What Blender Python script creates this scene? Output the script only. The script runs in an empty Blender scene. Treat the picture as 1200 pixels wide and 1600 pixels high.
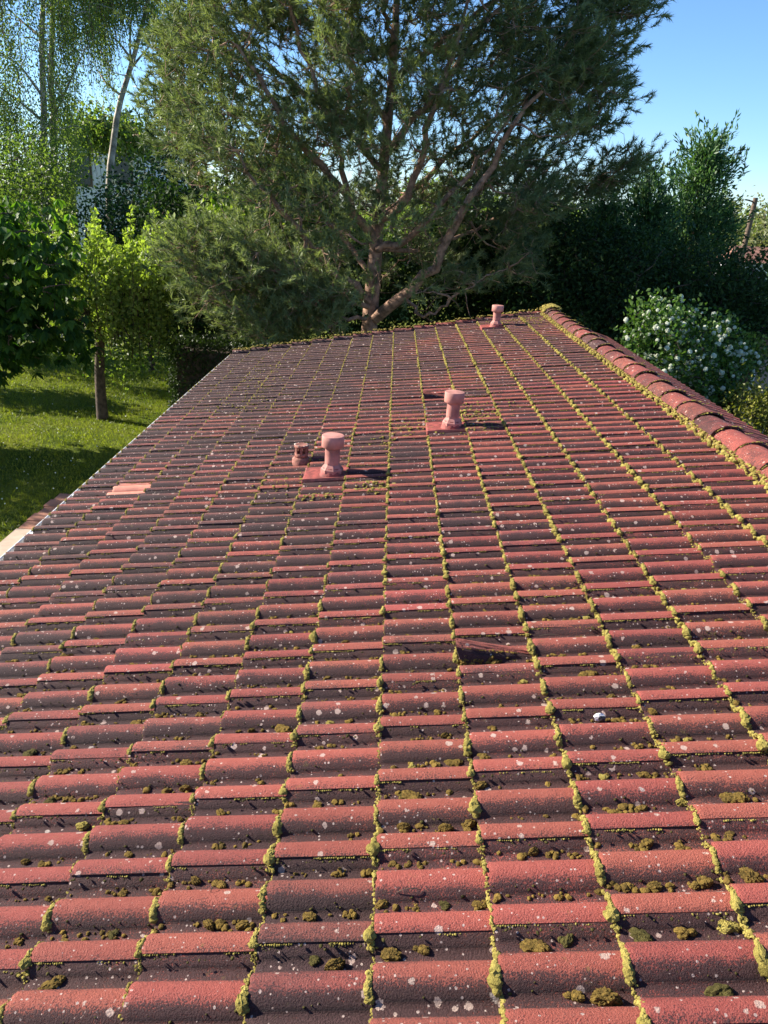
import bpy, math, random
import numpy as np
from mathutils import Matrix, Vector

rng = np.random.default_rng(11)
random.seed(5)
sc = bpy.context.scene
COL = sc.collection

# ------------------------------------------------------------------ camera, sky, sun
HC = 4.85                                   # eye height above the lawn
CR = np.array([0.99811548, 0.01760901, 0.05878273])
CU = np.array([-0.06112875, 0.3690483, 0.92739777])
CF = np.array([0.00536311, 0.92924339, -0.36942924])
FPX = 1205.0
cam_d = bpy.data.cameras.new('camera')
cam_d.sensor_fit = 'AUTO'; cam_d.sensor_width = 36.0
cam_d.lens = 36.0 * FPX / 1600.0
cam_d.clip_start = 0.05; cam_d.clip_end = 2000
cam = bpy.data.objects.new('camera', cam_d); COL.objects.link(cam)
cam.matrix_world = Matrix(((CR[0], CU[0], -CF[0], 0), (CR[1], CU[1], -CF[1], 0), (CR[2], CU[2], -CF[2], HC), (0, 0, 0, 1)))
sc.camera = cam

SUN = np.array([-0.856, 0.238, 0.462]); SUN /= np.linalg.norm(SUN)
sun_el = math.asin(SUN[2]); sun_az = math.atan2(SUN[0], SUN[1])
w = bpy.data.worlds.new('World'); sc.world = w; w.use_nodes = True
nt = w.node_tree; bg = nt.nodes['Background']
sky = nt.nodes.new('ShaderNodeTexSky'); sky.sky_type = 'NISHITA'; sky.sun_disc = False
sky.sun_elevation = sun_el; sky.sun_rotation = sun_az
sky.air_density = 1.0; sky.dust_density = 0.25; sky.ozone_density = 7.0; sky.altitude = 700
nt.links.new(sky.outputs[0], bg.inputs[0]); bg.inputs[1].default_value = 0.090
sd = bpy.data.lights.new('sun', 'SUN'); sd.energy = 5.0; sd.angle = math.radians(0.53); sd.color = (1.0, 0.925, 0.79)
so = bpy.data.objects.new('sun', sd); COL.objects.link(so)
so.rotation_euler = Vector(SUN).to_track_quat('Z', 'Y').to_euler()
vs = sc.view_settings
vs.view_transform = 'Standard'; vs.look = 'None'; vs.gamma = 1.0; vs.use_curve_mapping = False; vs.exposure = 1.40

# ------------------------------------------------------------------ helpers
def at(x, y, Y):
    """world point lying Y metres ahead in the direction measured at photo pixel (x, y)"""
    d = CF + CR * (x - 600) / FPX - CU * (y - 800) / FPX
    return np.array([0, 0, HC]) + d * (Y / d[1])

def px(p):
    v = np.asarray(p, float) - np.array([0, 0, HC]); d = v @ CF
    return 600 + FPX * (v @ CR) / d, 800 - FPX * (v @ CU) / d

def link(o, parent=None):
    COL.objects.link(o)
    if parent is not None: o.parent = parent
    return o

def tag(o, label=None, cat=None, group=None, kind=None):
    if label: o['label'] = label
    if cat: o['category'] = cat
    if group: o['group'] = group
    if kind: o['kind'] = kind
    return o

def thing(name, label, cat, loc=(0, 0, 0), rotz=0.0, group=None):
    o = bpy.data.objects.new(name, None); COL.objects.link(o)
    o.location = tuple(float(c) for c in loc); o.rotation_euler = (0, 0, rotz); o.empty_display_size = 0.1
    return tag(o, label, cat, group)

class MB:
    def __init__(s): s.v = []; s.f = []; s.n = 0; s.a = []
    def add(s, V, faces, a=0.5):
        V = np.asarray(V, float).reshape(-1, 3)
        if not isinstance(faces, list): faces = [faces]
        for F in faces:
            F = np.asarray(F, int)
            if F.size: s.f.append(F + s.n)
        s.v.append(V); s.a.append(np.broadcast_to(np.asarray(a, float), (len(V),)).copy()); s.n += len(V)
        return s
    def mesh(s, name, mat, smooth=True, off=(0, 0, 0)):
        V = np.concatenate(s.v) - np.asarray(off, float); A = np.concatenate(s.a)
        me = bpy.data.meshes.new(name); me.vertices.add(len(V)); me.vertices.foreach_set('co', V.ravel().astype(np.float32))
        tot = np.concatenate([np.full(len(f), f.shape[1]) for f in s.f]); idx = np.concatenate([f.ravel() for f in s.f])
        me.loops.add(len(idx)); me.loops.foreach_set('vertex_index', idx.astype(np.int32))
        st = np.concatenate([[0], np.cumsum(tot)[:-1]])
        me.polygons.add(len(tot)); me.polygons.foreach_set('loop_start', st.astype(np.int32))
        me.polygons.foreach_set('loop_total', tot.astype(np.int32))
        me.polygons.foreach_set('use_smooth', np.full(len(tot), bool(smooth)))
        at_ = me.attributes.new('tint', 'FLOAT', 'POINT'); at_.data.foreach_set('value', A.astype(np.float32))
        me.update(calc_edges=True); me.validate()
        me.materials.append(mat)
        return me
    def build(s, name, mat, parent=None, smooth=True, off=None):
        if off is None: off = tuple(parent.location) if (parent is not None and parent.type == 'EMPTY') else (0, 0, 0)
        return link(bpy.data.objects.new(name, s.mesh(name, mat, smooth, off)), parent)
    def box(s, c, d, rz=0.0, a=0.5):
        x, y, z = [q / 2 for q in d]
        V = np.array([[-x, -y, -z], [x, -y, -z], [x, y, -z], [-x, y, -z], [-x, -y, z], [x, -y, z], [x, y, z], [-x, y, z]])
        cr, sr = math.cos(rz), math.sin(rz); V = np.stack([V[:, 0] * cr - V[:, 1] * sr, V[:, 0] * sr + V[:, 1] * cr, V[:, 2]], 1) + np.asarray(c, float)
        return s.add(V, np.array([[0, 3, 2, 1], [4, 5, 6, 7], [0, 1, 5, 4], [1, 2, 6, 5], [2, 3, 7, 6], [3, 0, 4, 7]]), a)
    def lathe(s, prof, n=24, c=(0, 0, 0), a=0.5, rot=0.0):
        """prof: list of (radius, z)"""
        t = np.linspace(0, 2 * math.pi, n, endpoint=False) + rot
        P = np.array(prof, float); V = np.stack([P[:, None, 0] * np.cos(t), P[:, None, 0] * np.sin(t), np.repeat(P[:, None, 1], n, 1)], -1).reshape(-1, 3) + np.asarray(c, float)
        i = np.arange(n); j = (i + 1) % n
        F = np.concatenate([np.stack([k * n + i, k * n + j, (k + 1) * n + j, (k + 1) * n + i], 1) for k in range(len(P) - 1)])
        return s.add(V, F, a)
    def tube(s, pts, rad, k=6, a=0.5):
        pts = np.asarray(pts, float); n = len(pts); rad = np.broadcast_to(np.asarray(rad, float), (n,))
        T = np.gradient(pts, axis=0); T /= np.linalg.norm(T, axis=1, keepdims=True) + 1e-9
        ref = np.array([0.31, 0.17, 0.93]) if abs(T[0][2]) < 0.8 else np.array([0.95, 0.2, 0.1])
        N = np.cross(T, ref); N /= np.linalg.norm(N, axis=1, keepdims=True) + 1e-9
        B = np.cross(T, N)
        t = np.linspace(0, 2 * math.pi, k, endpoint=False)
        V = pts[:, None] + rad[:, None, None] * (N[:, None] * np.cos(t)[None, :, None] + B[:, None] * np.sin(t)[None, :, None])
        i = np.arange(k); j = (i + 1) % k
        F = np.concatenate([np.stack([q * k + i, q * k + j, (q + 1) * k + j, (q + 1) * k + i], 1) for q in range(n - 1)])
        return s.add(V.reshape(-1, 3), F, a)

def smoothpath(P, n=14):
    P = np.asarray(P, float); d = np.concatenate([[0], np.cumsum(np.linalg.norm(np.diff(P, axis=0), axis=1))]); t = np.linspace(0, d[-1], n)
    Q = np.stack([np.interp(t, d, P[:, k]) for k in range(3)], 1)
    for _ in range(2): Q[1:-1] = 0.25 * Q[:-2] + 0.5 * Q[1:-1] + 0.25 * Q[2:]
    return Q

_ico = {}
def ico(sub):
    if sub not in _ico:
        import bmesh
        bm = bmesh.new(); bmesh.ops.create_icosphere(bm, subdivisions=sub, radius=1.0)
        V = np.array([v.co[:] for v in bm.verts]); F = np.array([[v.index for v in f.verts] for f in bm.faces]); bm.free(); _ico[sub] = (V, F)
    return _ico[sub]

def unit(v): return v / (np.linalg.norm(v, axis=-1, keepdims=True) + 1e-9)

def blobs(mb, pos, rad, sub=1, squash=0.75, rough=0.22, tint=0.5, frame=None):
    """many lumpy moss cushions in one go: pos (n,3), rad (n,)"""
    V, F = ico(sub); n = len(pos)
    if n == 0: return
    rad = np.broadcast_to(rad, (n,)); tint = np.broadcast_to(tint, (n,))
    sc3 = np.stack([rng.uniform(0.8, 1.3, n), rng.uniform(0.8, 1.3, n), rng.uniform(0.8, 1.1, n) * squash], 1)
    k = 1 + rough * rng.normal(size=(n, len(V)))
    W = V[None] * k[..., None] * sc3[:, None] * rad[:, None, None]
    if frame is not None: W = W @ np.asarray(frame).T
    W = W + pos[:, None]
    FF = (F[None] + (np.arange(n) * len(V))[:, None, None]).reshape(-1, 3)
    mb.add(W.reshape(-1, 3), FF, np.repeat(tint, len(V)) + 0.06 * rng.normal(size=n * len(V)))

def leaves(mb, pos, axis, length, width, tint=0.5, fold=0.15, normal=None):
    """one diamond leaf (two triangles, folded along the midrib) per position"""
    n = len(pos); axis = unit(np.asarray(axis, float)); length = np.broadcast_to(length, (n,))[:, None]; width = np.broadcast_to(width, (n,))[:, None]
    nr = rng.normal(size=(n, 3)) if normal is None else normal + 0.55 * rng.normal(size=(n, 3))
    side = unit(np.cross(axis, nr)); up = np.cross(side, axis)
    b = pos; t = pos + axis * length; m = pos + axis * length * 0.45
    l = m + side * width / 2 + up * width * fold; r = m - side * width / 2 + up * width * fold
    V = np.stack([b, l, t, r], 1).reshape(-1, 3); i = np.arange(n) * 4
    F = np.concatenate([np.stack([i, i + 2, i + 1], 1), np.stack([i, i + 3, i + 2], 1)])
    mb.add(V, F, np.repeat(np.broadcast_to(tint, (n,)), 4))

def needles(mb, shoot, sdir, per=60, L=0.12, shoot_len=0.25, wid=0.007, tint=0.5, ang=0.75):
    n = len(shoot); sdir = unit(sdir); N = n * per
    t = rng.uniform(0.0, 1, (n, per)) ** 0.7
    base = (shoot[:, None] + sdir[:, None] * (t * shoot_len)[..., None]).reshape(-1, 3)
    d = unit(np.repeat(sdir, per, 0) + ang * rng.normal(size=(N, 3)) * 0.75)
    ln = L * rng.uniform(0.7, 1.15, (N, 1)); s = unit(np.cross(d, rng.normal(size=(N, 3)))) * wid / 2
    V = np.stack([base - s, base + s, base + d * ln], 1).reshape(-1, 3); i = np.arange(N) * 3
    tt = np.repeat(np.broadcast_to(tint, (n,)), per) + 0.12 * rng.normal(size=N)
    mb.add(V, np.stack([i, i + 1, i + 2], 1), np.repeat(tt, 3))

def inpoly(x, y, P):
    P = np.asarray(P, float); c = np.zeros(np.shape(x), bool); j = len(P) - 1
    for i in range(len(P)):
        xi, yi = P[i]; xj, yj = P[j]
        c ^= ((yi > y) != (yj > y)) & (x < (xj - xi) * (y - yi) / (yj - yi + 1e-9) + xi); j = i
    return c

# ------------------------------------------------------------------ materials
def newmat(name):
    m = bpy.data.materials.new(name); m.use_nodes = True; nt = m.node_tree
    return m, nt, nt.nodes, nt.links, nt.nodes['Principled BSDF']

class NG:
    """tiny node-graph helper"""
    def __init__(s, nt): s.nt = nt; s.L = nt.links
    def n(s, t, **kw):
        x = s.nt.nodes.new('ShaderNode' + t)
        for k, v in kw.items(): setattr(x, k, v)
        return x
    def put(s, sock, v):
        if hasattr(v, 'is_output') or isinstance(v, bpy.types.NodeSocket): s.L.new(v, sock)
        else: sock.default_value = v
    def math(s, op, a, b=0.0, clamp=False):
        x = s.n('Math', operation=op, use_clamp=clamp); s.put(x.inputs[0], a); s.put(x.inputs[1], b); return x.outputs[0]
    def noise(s, vec, scale, detail=3.0, rough=0.55, off=None):
        if off is not None:
            v = s.n('VectorMath', operation='ADD'); s.put(v.inputs[0], vec); s.put(v.inputs[1], off); vec = v.outputs[0]
        x = s.n('TexNoise'); s.L.new(vec, x.inputs['Vector']); x.inputs['Scale'].default_value = scale; x.inputs['Detail'].default_value = detail; x.inputs['Roughness'].default_value = rough
        return x.outputs['Fac']
    def mix(s, f, a, b, blend='MIX'):
        x = s.n('Mix', data_type='RGBA', blend_type=blend); s.put(x.inputs[0], f)
        for q, v in ((6, a), (7, b)): s.put(x.inputs[q], (*v, 1.0) if isinstance(v, tuple) and len(v) == 3 else v)
        return x.outputs[2]
    def ramp(s, f, lo, hi):
        x = s.n('MapRange', interpolation_type='SMOOTHSTEP'); s.put(x.inputs[0], f); s.put(x.inputs[1], lo); s.put(x.inputs[2], hi); return x.outputs[0]
    def attr(s, name): x = s.n('Attribute', attribute_name=name); return x.outputs['Fac']
    def pos(s): return s.n('NewGeometry').outputs['Position']
    def bump(s, h, strength, dist, normal=None):
        x = s.n('Bump'); s.put(x.inputs['Height'], h); x.inputs['Strength'].default_value = strength; x.inputs['Distance'].default_value = dist
        if normal is not None: s.L.new(normal, x.inputs['Normal'])
        return x.outputs[0]

def simple(name, col, rough=0.7, var=0.25, scale=6.0, bump=0.0, bscale=40.0, metal=0.0):
    m, nt, N, L, P = newmat(name); g = NG(nt); p = g.pos()
    f = g.noise(p, scale, 4); c = g.mix(g.ramp(f, 0.3, 0.7), tuple(x * (1 - var) for x in col), tuple(min(1, x * (1 + var)) for x in col))
    L.new(c, P.inputs['Base Color']); P.inputs['Roughness'].default_value = rough; P.inputs['Metallic'].default_value = metal
    if bump: L.new(g.bump(g.noise(p, bscale, 4), bump, 0.01), P.inputs['Normal'])
    return m

def leafmat(name, c0, c1, trans=0.35, tcol=None, rough=0.5, spec=0.35):
    """c0..c1 over the per-leaf tint; translucent so sun glows through"""
    m, nt, N, L, P = newmat(name); g = NG(nt)
    c = g.mix(g.attr('tint'), c0, c1); L.new(c, P.inputs['Base Color']); P.inputs['Roughness'].default_value = rough
    P.inputs['Specular IOR Level'].default_value = spec
    t = g.n('BsdfTranslucent'); tc = g.mix(1.0, c, tcol or (1.3, 1.5, 0.5), 'MULTIPLY'); L.new(tc, t.inputs[0])
    mx = g.n('MixShader'); mx.inputs[0].default_value = trans; L.new(P.outputs[0], mx.inputs[1]); L.new(t.outputs[0], mx.inputs[2])
    L.new(mx.outputs[0], N['Material Output'].inputs[0]); return m

def tile_material():
    m, nt, N, L, P = newmat('weathered_concrete_tile'); g = NG(nt); p = g.pos()
    rnd = g.n('ObjectInfo').outputs['Random']
    fl = g.attr('tint')                                   # 0 crown of a roll .. 1 eye-side flank with shade painted in, and algae-dark channel
    sep = g.n('SeparateXYZ'); L.new(p, sep.inputs[0])
    grain = g.noise(p, 185, 3, 0.75); grain2 = g.noise(p, 420, 1.5, 0.6)
    mid = g.noise(p, 13, 4, 0.6); big = g.noise(p, 1.1, 3, 0.55); patch = g.noise(p, 36, 4, 0.65)
    # soiling grows towards the eaves and the far end of the roof
    soil = g.math('ADD', g.math('MULTIPLY', sep.outputs[1], 0.045), g.math('MULTIPLY', sep.outputs[0], -0.105))
    soil = g.math('ADD', soil, g.math('MULTIPLY', g.math('SUBTRACT', big, 0.5), 1.2))
    soil = g.math('ADD', soil, g.math('MULTIPLY', g.math('SUBTRACT', rnd, 0.5), 0.55))
    tc = g.n('TexCoord'); mp = g.n('Mapping'); L.new(tc.outputs['Object'], mp.inputs[0]); mp.inputs['Scale'].default_value = (5.0, 70.0, 20.0)
    off_ = g.n('CombineXYZ'); L.new(g.math('MULTIPLY', rnd, 37.0), off_.inputs[0]); L.new(g.math('MULTIPLY', rnd, 91.0), off_.inputs[1])
    streak = g.noise(mp.outputs[0], 1.0, 3, 0.6, off_.outputs[0])      # run-off streaks down each tile
    red = g.mix(patch, (0.24, 0.046, 0.032), (0.37, 0.096, 0.069))
    red = g.mix(g.ramp(grain2, 0.58, 0.78), red, (0.50, 0.20, 0.155))
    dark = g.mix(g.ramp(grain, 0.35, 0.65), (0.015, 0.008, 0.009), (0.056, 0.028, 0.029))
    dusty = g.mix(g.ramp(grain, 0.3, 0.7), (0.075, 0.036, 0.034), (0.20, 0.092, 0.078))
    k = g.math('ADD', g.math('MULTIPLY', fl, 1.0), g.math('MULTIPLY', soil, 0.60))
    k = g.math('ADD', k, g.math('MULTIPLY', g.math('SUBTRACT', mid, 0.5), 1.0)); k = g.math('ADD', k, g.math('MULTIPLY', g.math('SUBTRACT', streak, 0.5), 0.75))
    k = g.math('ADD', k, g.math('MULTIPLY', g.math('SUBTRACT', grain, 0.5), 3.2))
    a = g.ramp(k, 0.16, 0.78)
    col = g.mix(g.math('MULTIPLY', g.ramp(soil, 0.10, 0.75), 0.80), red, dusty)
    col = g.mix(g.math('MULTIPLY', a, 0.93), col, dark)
    def spots(scale, rad, cut, colr, col):
        v = g.n('TexVoronoi', voronoi_dimensions='3D'); L.new(p, v.inputs['Vector']); v.inputs['Scale'].default_value = scale
        d = g.math('ADD', v.outputs['Distance'], g.math('MULTIPLY', g.math('SUBTRACT', g.noise(p, scale * 5, 3), 0.5), 0.35))
        s2 = g.n('SeparateColor'); L.new(v.outputs['Color'], s2.inputs[0])
        on = g.math('GREATER_THAN', g.math('ADD', s2.outputs[0], g.math('MULTIPLY', g.math('SUBTRACT', g.noise(p, 3.7 + scale * 0.02, 3, 0.6), 0.5), 1.3)), cut)
        r = g.math('MULTIPLY', s2.outputs[1], rad)
        f = g.math('MULTIPLY', g.ramp(g.math('SUBTRACT', r, d), 0.0, 0.06), on)
        return g.mix(g.math('MULTIPLY', f, 0.85), col, colr), f
    col, f1 = spots(26, 0.38, 0.76, (0.50, 0.36, 0.30), col)
    col, f2 = spots(70, 0.33, 0.66, (0.52, 0.40, 0.35), col)
    col, f3 = spots(11, 0.16, 0.84, (0.46, 0.38, 0.34), col)
    # yellow-green crust
    cr = g.math('MULTIPLY', g.ramp(g.noise(p, 30, 5, 0.7), 0.60, 0.72), g.ramp(g.noise(p, 3.1, 3, 0.6, ), 0.48, 0.66))
    col = g.mix(g.math('MULTIPLY', cr, 0.75), col, g.mix(grain, (0.10, 0.075, 0.02), (0.27, 0.20, 0.055)))
    hv = g.n('HueSaturation'); L.new(col, hv.inputs['Color']); L.new(g.math('ADD', 0.86, g.math('MULTIPLY', g.math('FRACT', g.math('MULTIPLY', rnd, 7.31)), 0.30)), hv.inputs['Value']); L.new(g.math('ADD', 0.494, g.math('MULTIPLY', g.math('FRACT', g.math('MULTIPLY', rnd, 3.77)), 0.011)), hv.inputs['Hue'])
    L.new(hv.outputs[0], P.inputs['Base Color'])
    P.inputs['Roughness'].default_value = 0.8; P.inputs['Specular IOR Level'].default_value = 0.35
    b = g.bump(grain, 1.0, 0.009); b = g.bump(mid, 0.35, 0.012, b)
    L.new(b, P.inputs['Normal']); return m

def moss_material(name, ca, cb, cc):
    m, nt, N, L, P = newmat(name); g = NG(nt); p = g.pos()
    n1 = g.noise(p, 160, 3, 0.7); n2 = g.noise(p, 7, 3)
    c = g.mix(g.math('ADD', g.math('MULTIPLY', g.attr('tint'), 0.8), g.math('MULTIPLY', g.math('SUBTRACT', n2, 0.5), 0.5), True), ca, cb)
    c = g.mix(g.math('MULTIPLY', g.ramp(n1, 0.52, 0.72), 0.8), c, cc)
    L.new(c, P.inputs['Base Color']); P.inputs['Roughness'].default_value = 0.95; P.inputs['Specular IOR Level'].default_value = 0.1
    L.new(g.bump(g.noise(p, 260, 3, 0.7), 0.9, 0.006), P.inputs['Normal']); return m

M = {}
M['tile'] = tile_material()
M['moss'] = moss_material('edge_moss', (0.12, 0.098, 0.022), (0.46, 0.37, 0.10), (0.19, 0.14, 0.035))
M['clump'] = moss_material('cushion_moss', (0.060, 0.042, 0.014), (0.27, 0.175, 0.040), (0.14, 0.07, 0.022))
M['dot'] = moss_material('dark_moss', (0.030, 0.027, 0.010), (0.12, 0.10, 0.03), (0.06, 0.045, 0.016))
M['newred'] = simple('new_red_tile', (0.25, 0.052, 0.040), 0.7, 0.38, 26, 0.4, 150)
M['pinktile'] = simple('replacement_clay_tile', (0.56, 0.21, 0.14), 0.75, 0.15, 20, 0.3, 200)
M['ventpink'] = simple('vent_plastic', (0.38, 0.155, 0.125), 0.75, 0.36, 8, 0.08, 60)
M['ventcap'] = simple('vent_cap_plastic', (0.46, 0.20, 0.16), 0.7, 0.28, 9, 0.08, 60)
M['terracotta'] = simple('old_terracotta', (0.27, 0.10, 0.07), 0.8, 0.4, 40, 0.4, 160)
M['lichen'] = simple('pale_lichen', (0.55, 0.47, 0.40), 0.9, 0.25, 50, 0.3, 200)
M['zinc'] = simple('white_gutter', (0.62, 0.62, 0.62), 0.45, 0.12, 8)
M['deck'] = simple('roof_deck', (0.05, 0.035, 0.03), 0.9)
M['render'] = simple('wall_render', (0.62, 0.55, 0.46), 0.9, 0.08, 3, 0.2, 60)
M['bark_pine'] = simple('pine_bark', (0.30, 0.18, 0.125), 0.95, 0.5, 9, 0.9, 30)
M['bark_dark'] = simple('dark_bark', (0.075, 0.05, 0.035), 0.95, 0.45, 12, 0.9, 30)
M['bark_birch'] = simple('birch_bark', (0.36, 0.31, 0.27), 0.85, 0.6, 5, 0.4, 20)
M['pine'] = leafmat('pine_needles', (0.030, 0.066, 0.026), (0.25, 0.29, 0.12), 0.36, (1.15, 1.25, 0.6), 0.5, 0.45)
M['birch'] = leafmat('birch_leaves', (0.06, 0.10, 0.028), (0.22, 0.27, 0.075), 0.5)
M['chestnut'] = leafmat('broad_leaves', (0.018, 0.052, 0.010), (0.11, 0.21, 0.028), 0.46, (1.5, 1.7, 0.4), 0.55, 0.22)
M['lime'] = leafmat('light_green_leaves', (0.035, 0.075, 0.010), (0.36, 0.43, 0.10), 0.42)
M['bush'] = leafmat('dark_bush_leaves', (0.012, 0.030, 0.012), (0.050, 0.090, 0.025), 0.25, None, 0.65, 0.15)
M['bluebush'] = leafmat('blue_green_leaves', (0.010, 0.030, 0.022), (0.030, 0.075, 0.045), 0.2, None, 0.7, 0.1)
M['cypress'] = leafmat('cypress_sprays', (0.014, 0.050, 0.024), (0.13, 0.23, 0.085), 0.28)
M['hedge'] = leafmat('hedge_leaves', (0.014, 0.030, 0.008), (0.055, 0.085, 0.02), 0.25)
M['yew'] = leafmat('olive_shoots', (0.10, 0.11, 0.02), (0.28, 0.26, 0.05), 0.35)
M['vibleaf'] = leafmat('viburnum_leaves', (0.03, 0.075, 0.015), (0.12, 0.20, 0.04), 0.35)
M['petal'] = leafmat('white_petals', (0.62, 0.66, 0.50), (0.78, 0.80, 0.74), 0.3, (1.0, 1.0, 0.9), 0.7, 0.2)
M['grass'] = leafmat('grass_blades', (0.045, 0.080, 0.008), (0.28, 0.29, 0.028), 0.42)
M['fartree'] = leafmat('pale_spring_leaves', (0.10, 0.12, 0.05), (0.22, 0.22, 0.09), 0.35)
M['wood'] = simple('grey_wood', (0.13, 0.085, 0.06), 0.9, 0.3, 10, 0.4, 40)
M['wire'] = simple('black_cable', (0.03, 0.03, 0.035), 0.6)
M['white'] = simple('white_wall', (0.72, 0.72, 0.74), 0.9, 0.05, 2)
M['glass'] = simple('dark_window', (0.03, 0.04, 0.05), 0.15, 0.1)
M['farroof'] = simple('far_roof_tiles', (0.25, 0.12, 0.08), 0.85, 0.4, 4)
M['stone'] = simple('pale_stone', (0.66, 0.64, 0.62), 0.8, 0.15, 60, 0.3, 150)
M['soot'] = simple('black_crust', (0.02, 0.02, 0.022), 0.6)
M['paver'] = simple('terracotta_paver', (0.36, 0.16, 0.10), 0.85, 0.25, 5, 0.2, 60)
M['slab'] = simple('pale_concrete', (0.42, 0.32, 0.24), 0.9, 0.18, 4, 0.2, 60)
M['beige'] = simple('beige_render', (0.33, 0.24, 0.19), 0.9, 0.12, 3, 0.2, 60)
M['gravel'] = simple('pink_gravel', (0.42, 0.32, 0.28), 0.95, 0.25, 14, 0.5, 50)

def lawn_material():
    m, nt, N, L, P = newmat('lawn'); g = NG(nt); p = g.pos()
    c = g.mix(g.ramp(g.noise(p, 0.7, 4, 0.6), 0.3, 0.7), (0.07, 0.11, 0.012), (0.20, 0.22, 0.028))
    c = g.mix(g.math('MULTIPLY', g.ramp(g.noise(p, 14, 4, 0.7), 0.4, 0.7), 0.6), c, (0.035, 0.06, 0.01))
    L.new(c, P.inputs['Base Color']); P.inputs['Roughness'].default_value = 0.95; P.inputs['Specular IOR Level'].default_value = 0.1
    L.new(g.bump(g.noise(p, 40, 4, 0.7), 1.0, 0.05), P.inputs['Normal']); return m
M['lawn'] = lawn_material()

# ------------------------------------------------------------------ ground
g_ = MB(); R_ = 600.0
g_.add([[-R_, -R_, 0], [R_, -R_, 0], [R_, R_, 0], [-R_, R_, 0]], np.array([[0, 1, 2, 3]]))
tag(g_.build('lawn', M['lawn']), 'green lawn sheet around the house, streaked with tree shade', 'lawn', kind='structure')

# ------------------------------------------------------------------ the house we look over
TH = math.radians(11.0); CT, ST = math.cos(TH), math.sin(TH)
HN = 1.8123                                   # eye to roof plane, square on
GA = 0.3266                                   # course gauge
U0, V0, RP = -0.3004, 1.4065, 0.15            # butt line 0, roll 0, roll pitch
MW = np.array([[CT, 0, -ST], [0, 1, 0], [ST, 0, CT]])      # roof frame -> world
def roofw(u, v, wz=0.0):
    q = np.stack(np.broadcast_arrays(np.asarray(u, float), np.asarray(v, float), np.asarray(wz, float) - HN), -1)
    return q @ MW.T + np.array([0, 0, HC])
UR = 2.13; RIDGE = roofw(UR, 0.0)             # ridge axis
VFAR = V0 + 73 * RP + 0.02; VNEAR = V0 - 8.8 * RP
EAVE = U0 - 8 * GA
e3 = roofw(EAVE, 0.0)
house = thing('house', 'low house under a mossy red concrete tile roof, filling the foreground', 'house', (0.0, 6.0, 0.0))
HL = np.array([0.0, 6.0, 0.0])
TH2 = math.radians(19.0); LEN2 = 1.0         # the slope beyond the ridge

ZW = e3[2] - 0.16
b = MB(); XL = e3[0] + 0.42; XR = RIDGE[0] + LEN2 * math.cos(TH2) - 0.15
zr = RIDGE[2] - LEN2 * math.sin(TH2) - 0.17
Y0, Y1 = VNEAR + 0.05, VFAR - 0.22
xs = [XL, RIDGE[0], XR]; zs = [XL * 0 + ZW + 0.42 * math.tan(TH) - 0.02, RIDGE[2] - 0.17, zr]
V = []
for yy in (Y0, Y1):
    for x_, z_ in zip(xs, zs): V += [[x_, yy, 0], [x_, yy, z_]]
F = [[0, 2, 3, 1], [2, 4, 5, 3], [6, 7, 9, 8], [8, 9, 11, 10], [0, 1, 7, 6], [4, 10, 11, 5]]
b.add(V, np.array(F)); b.build('wall', M['render'], house, smooth=False)

# roof deck: the slab the tiles lie on, both slopes; its frame is the roof frame

dk = MB()
def slab_pts(u0, u1, v0, v1, w0, w1):
    return np.array([[u, v, q] for q in (w0, w1) for v in (v0, v1) for u in (u0, u1)])
SF = np.array([[0, 2, 3, 1], [4, 5, 7, 6], [0, 1, 5, 4], [1, 3, 7, 5], [3, 2, 6, 7], [2, 0, 4, 6]])
S = slab_pts(EAVE + 0.04, UR, VNEAR, VFAR - 0.04, -0.16 - HN, -0.085 - HN); dk.add(S, SF)
# second slope expressed in the same roof frame
def right2roof(d, v, wz):
    """d metres down the far slope from the ridge, v along it, wz above its roll-top plane -> roof frame"""
    X = RIDGE[0] + d * math.cos(TH2) + wz * math.sin(TH2); Z = RIDGE[2] - d * math.sin(TH2) + wz * math.cos(TH2)
    P_ = np.stack(np.broadcast_arrays(X, v, Z), -1) - np.array([0, 0, HC])
    return P_ @ MW
q = np.array([right2roof(d, v, z) for z in (-0.16, -0.085) for v in (VNEAR, VFAR - 0.04) for d in (0.0, LEN2 - 0.04)]); dk.add(q, SF)
roof = dk.build('roof', M['deck'], house, smooth=False, off=(0, 0, 0))
RM = Matrix(((CT, 0, -ST, 0 - HL[0]), (0, 1, 0, 0 - HL[1]), (ST, 0, CT, HC - HL[2]), (0, 0, 0, 1)))
roof.matrix_basis = RM
roof['label'] = 'weathered red tile roof with yellow moss along its courses'

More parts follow.
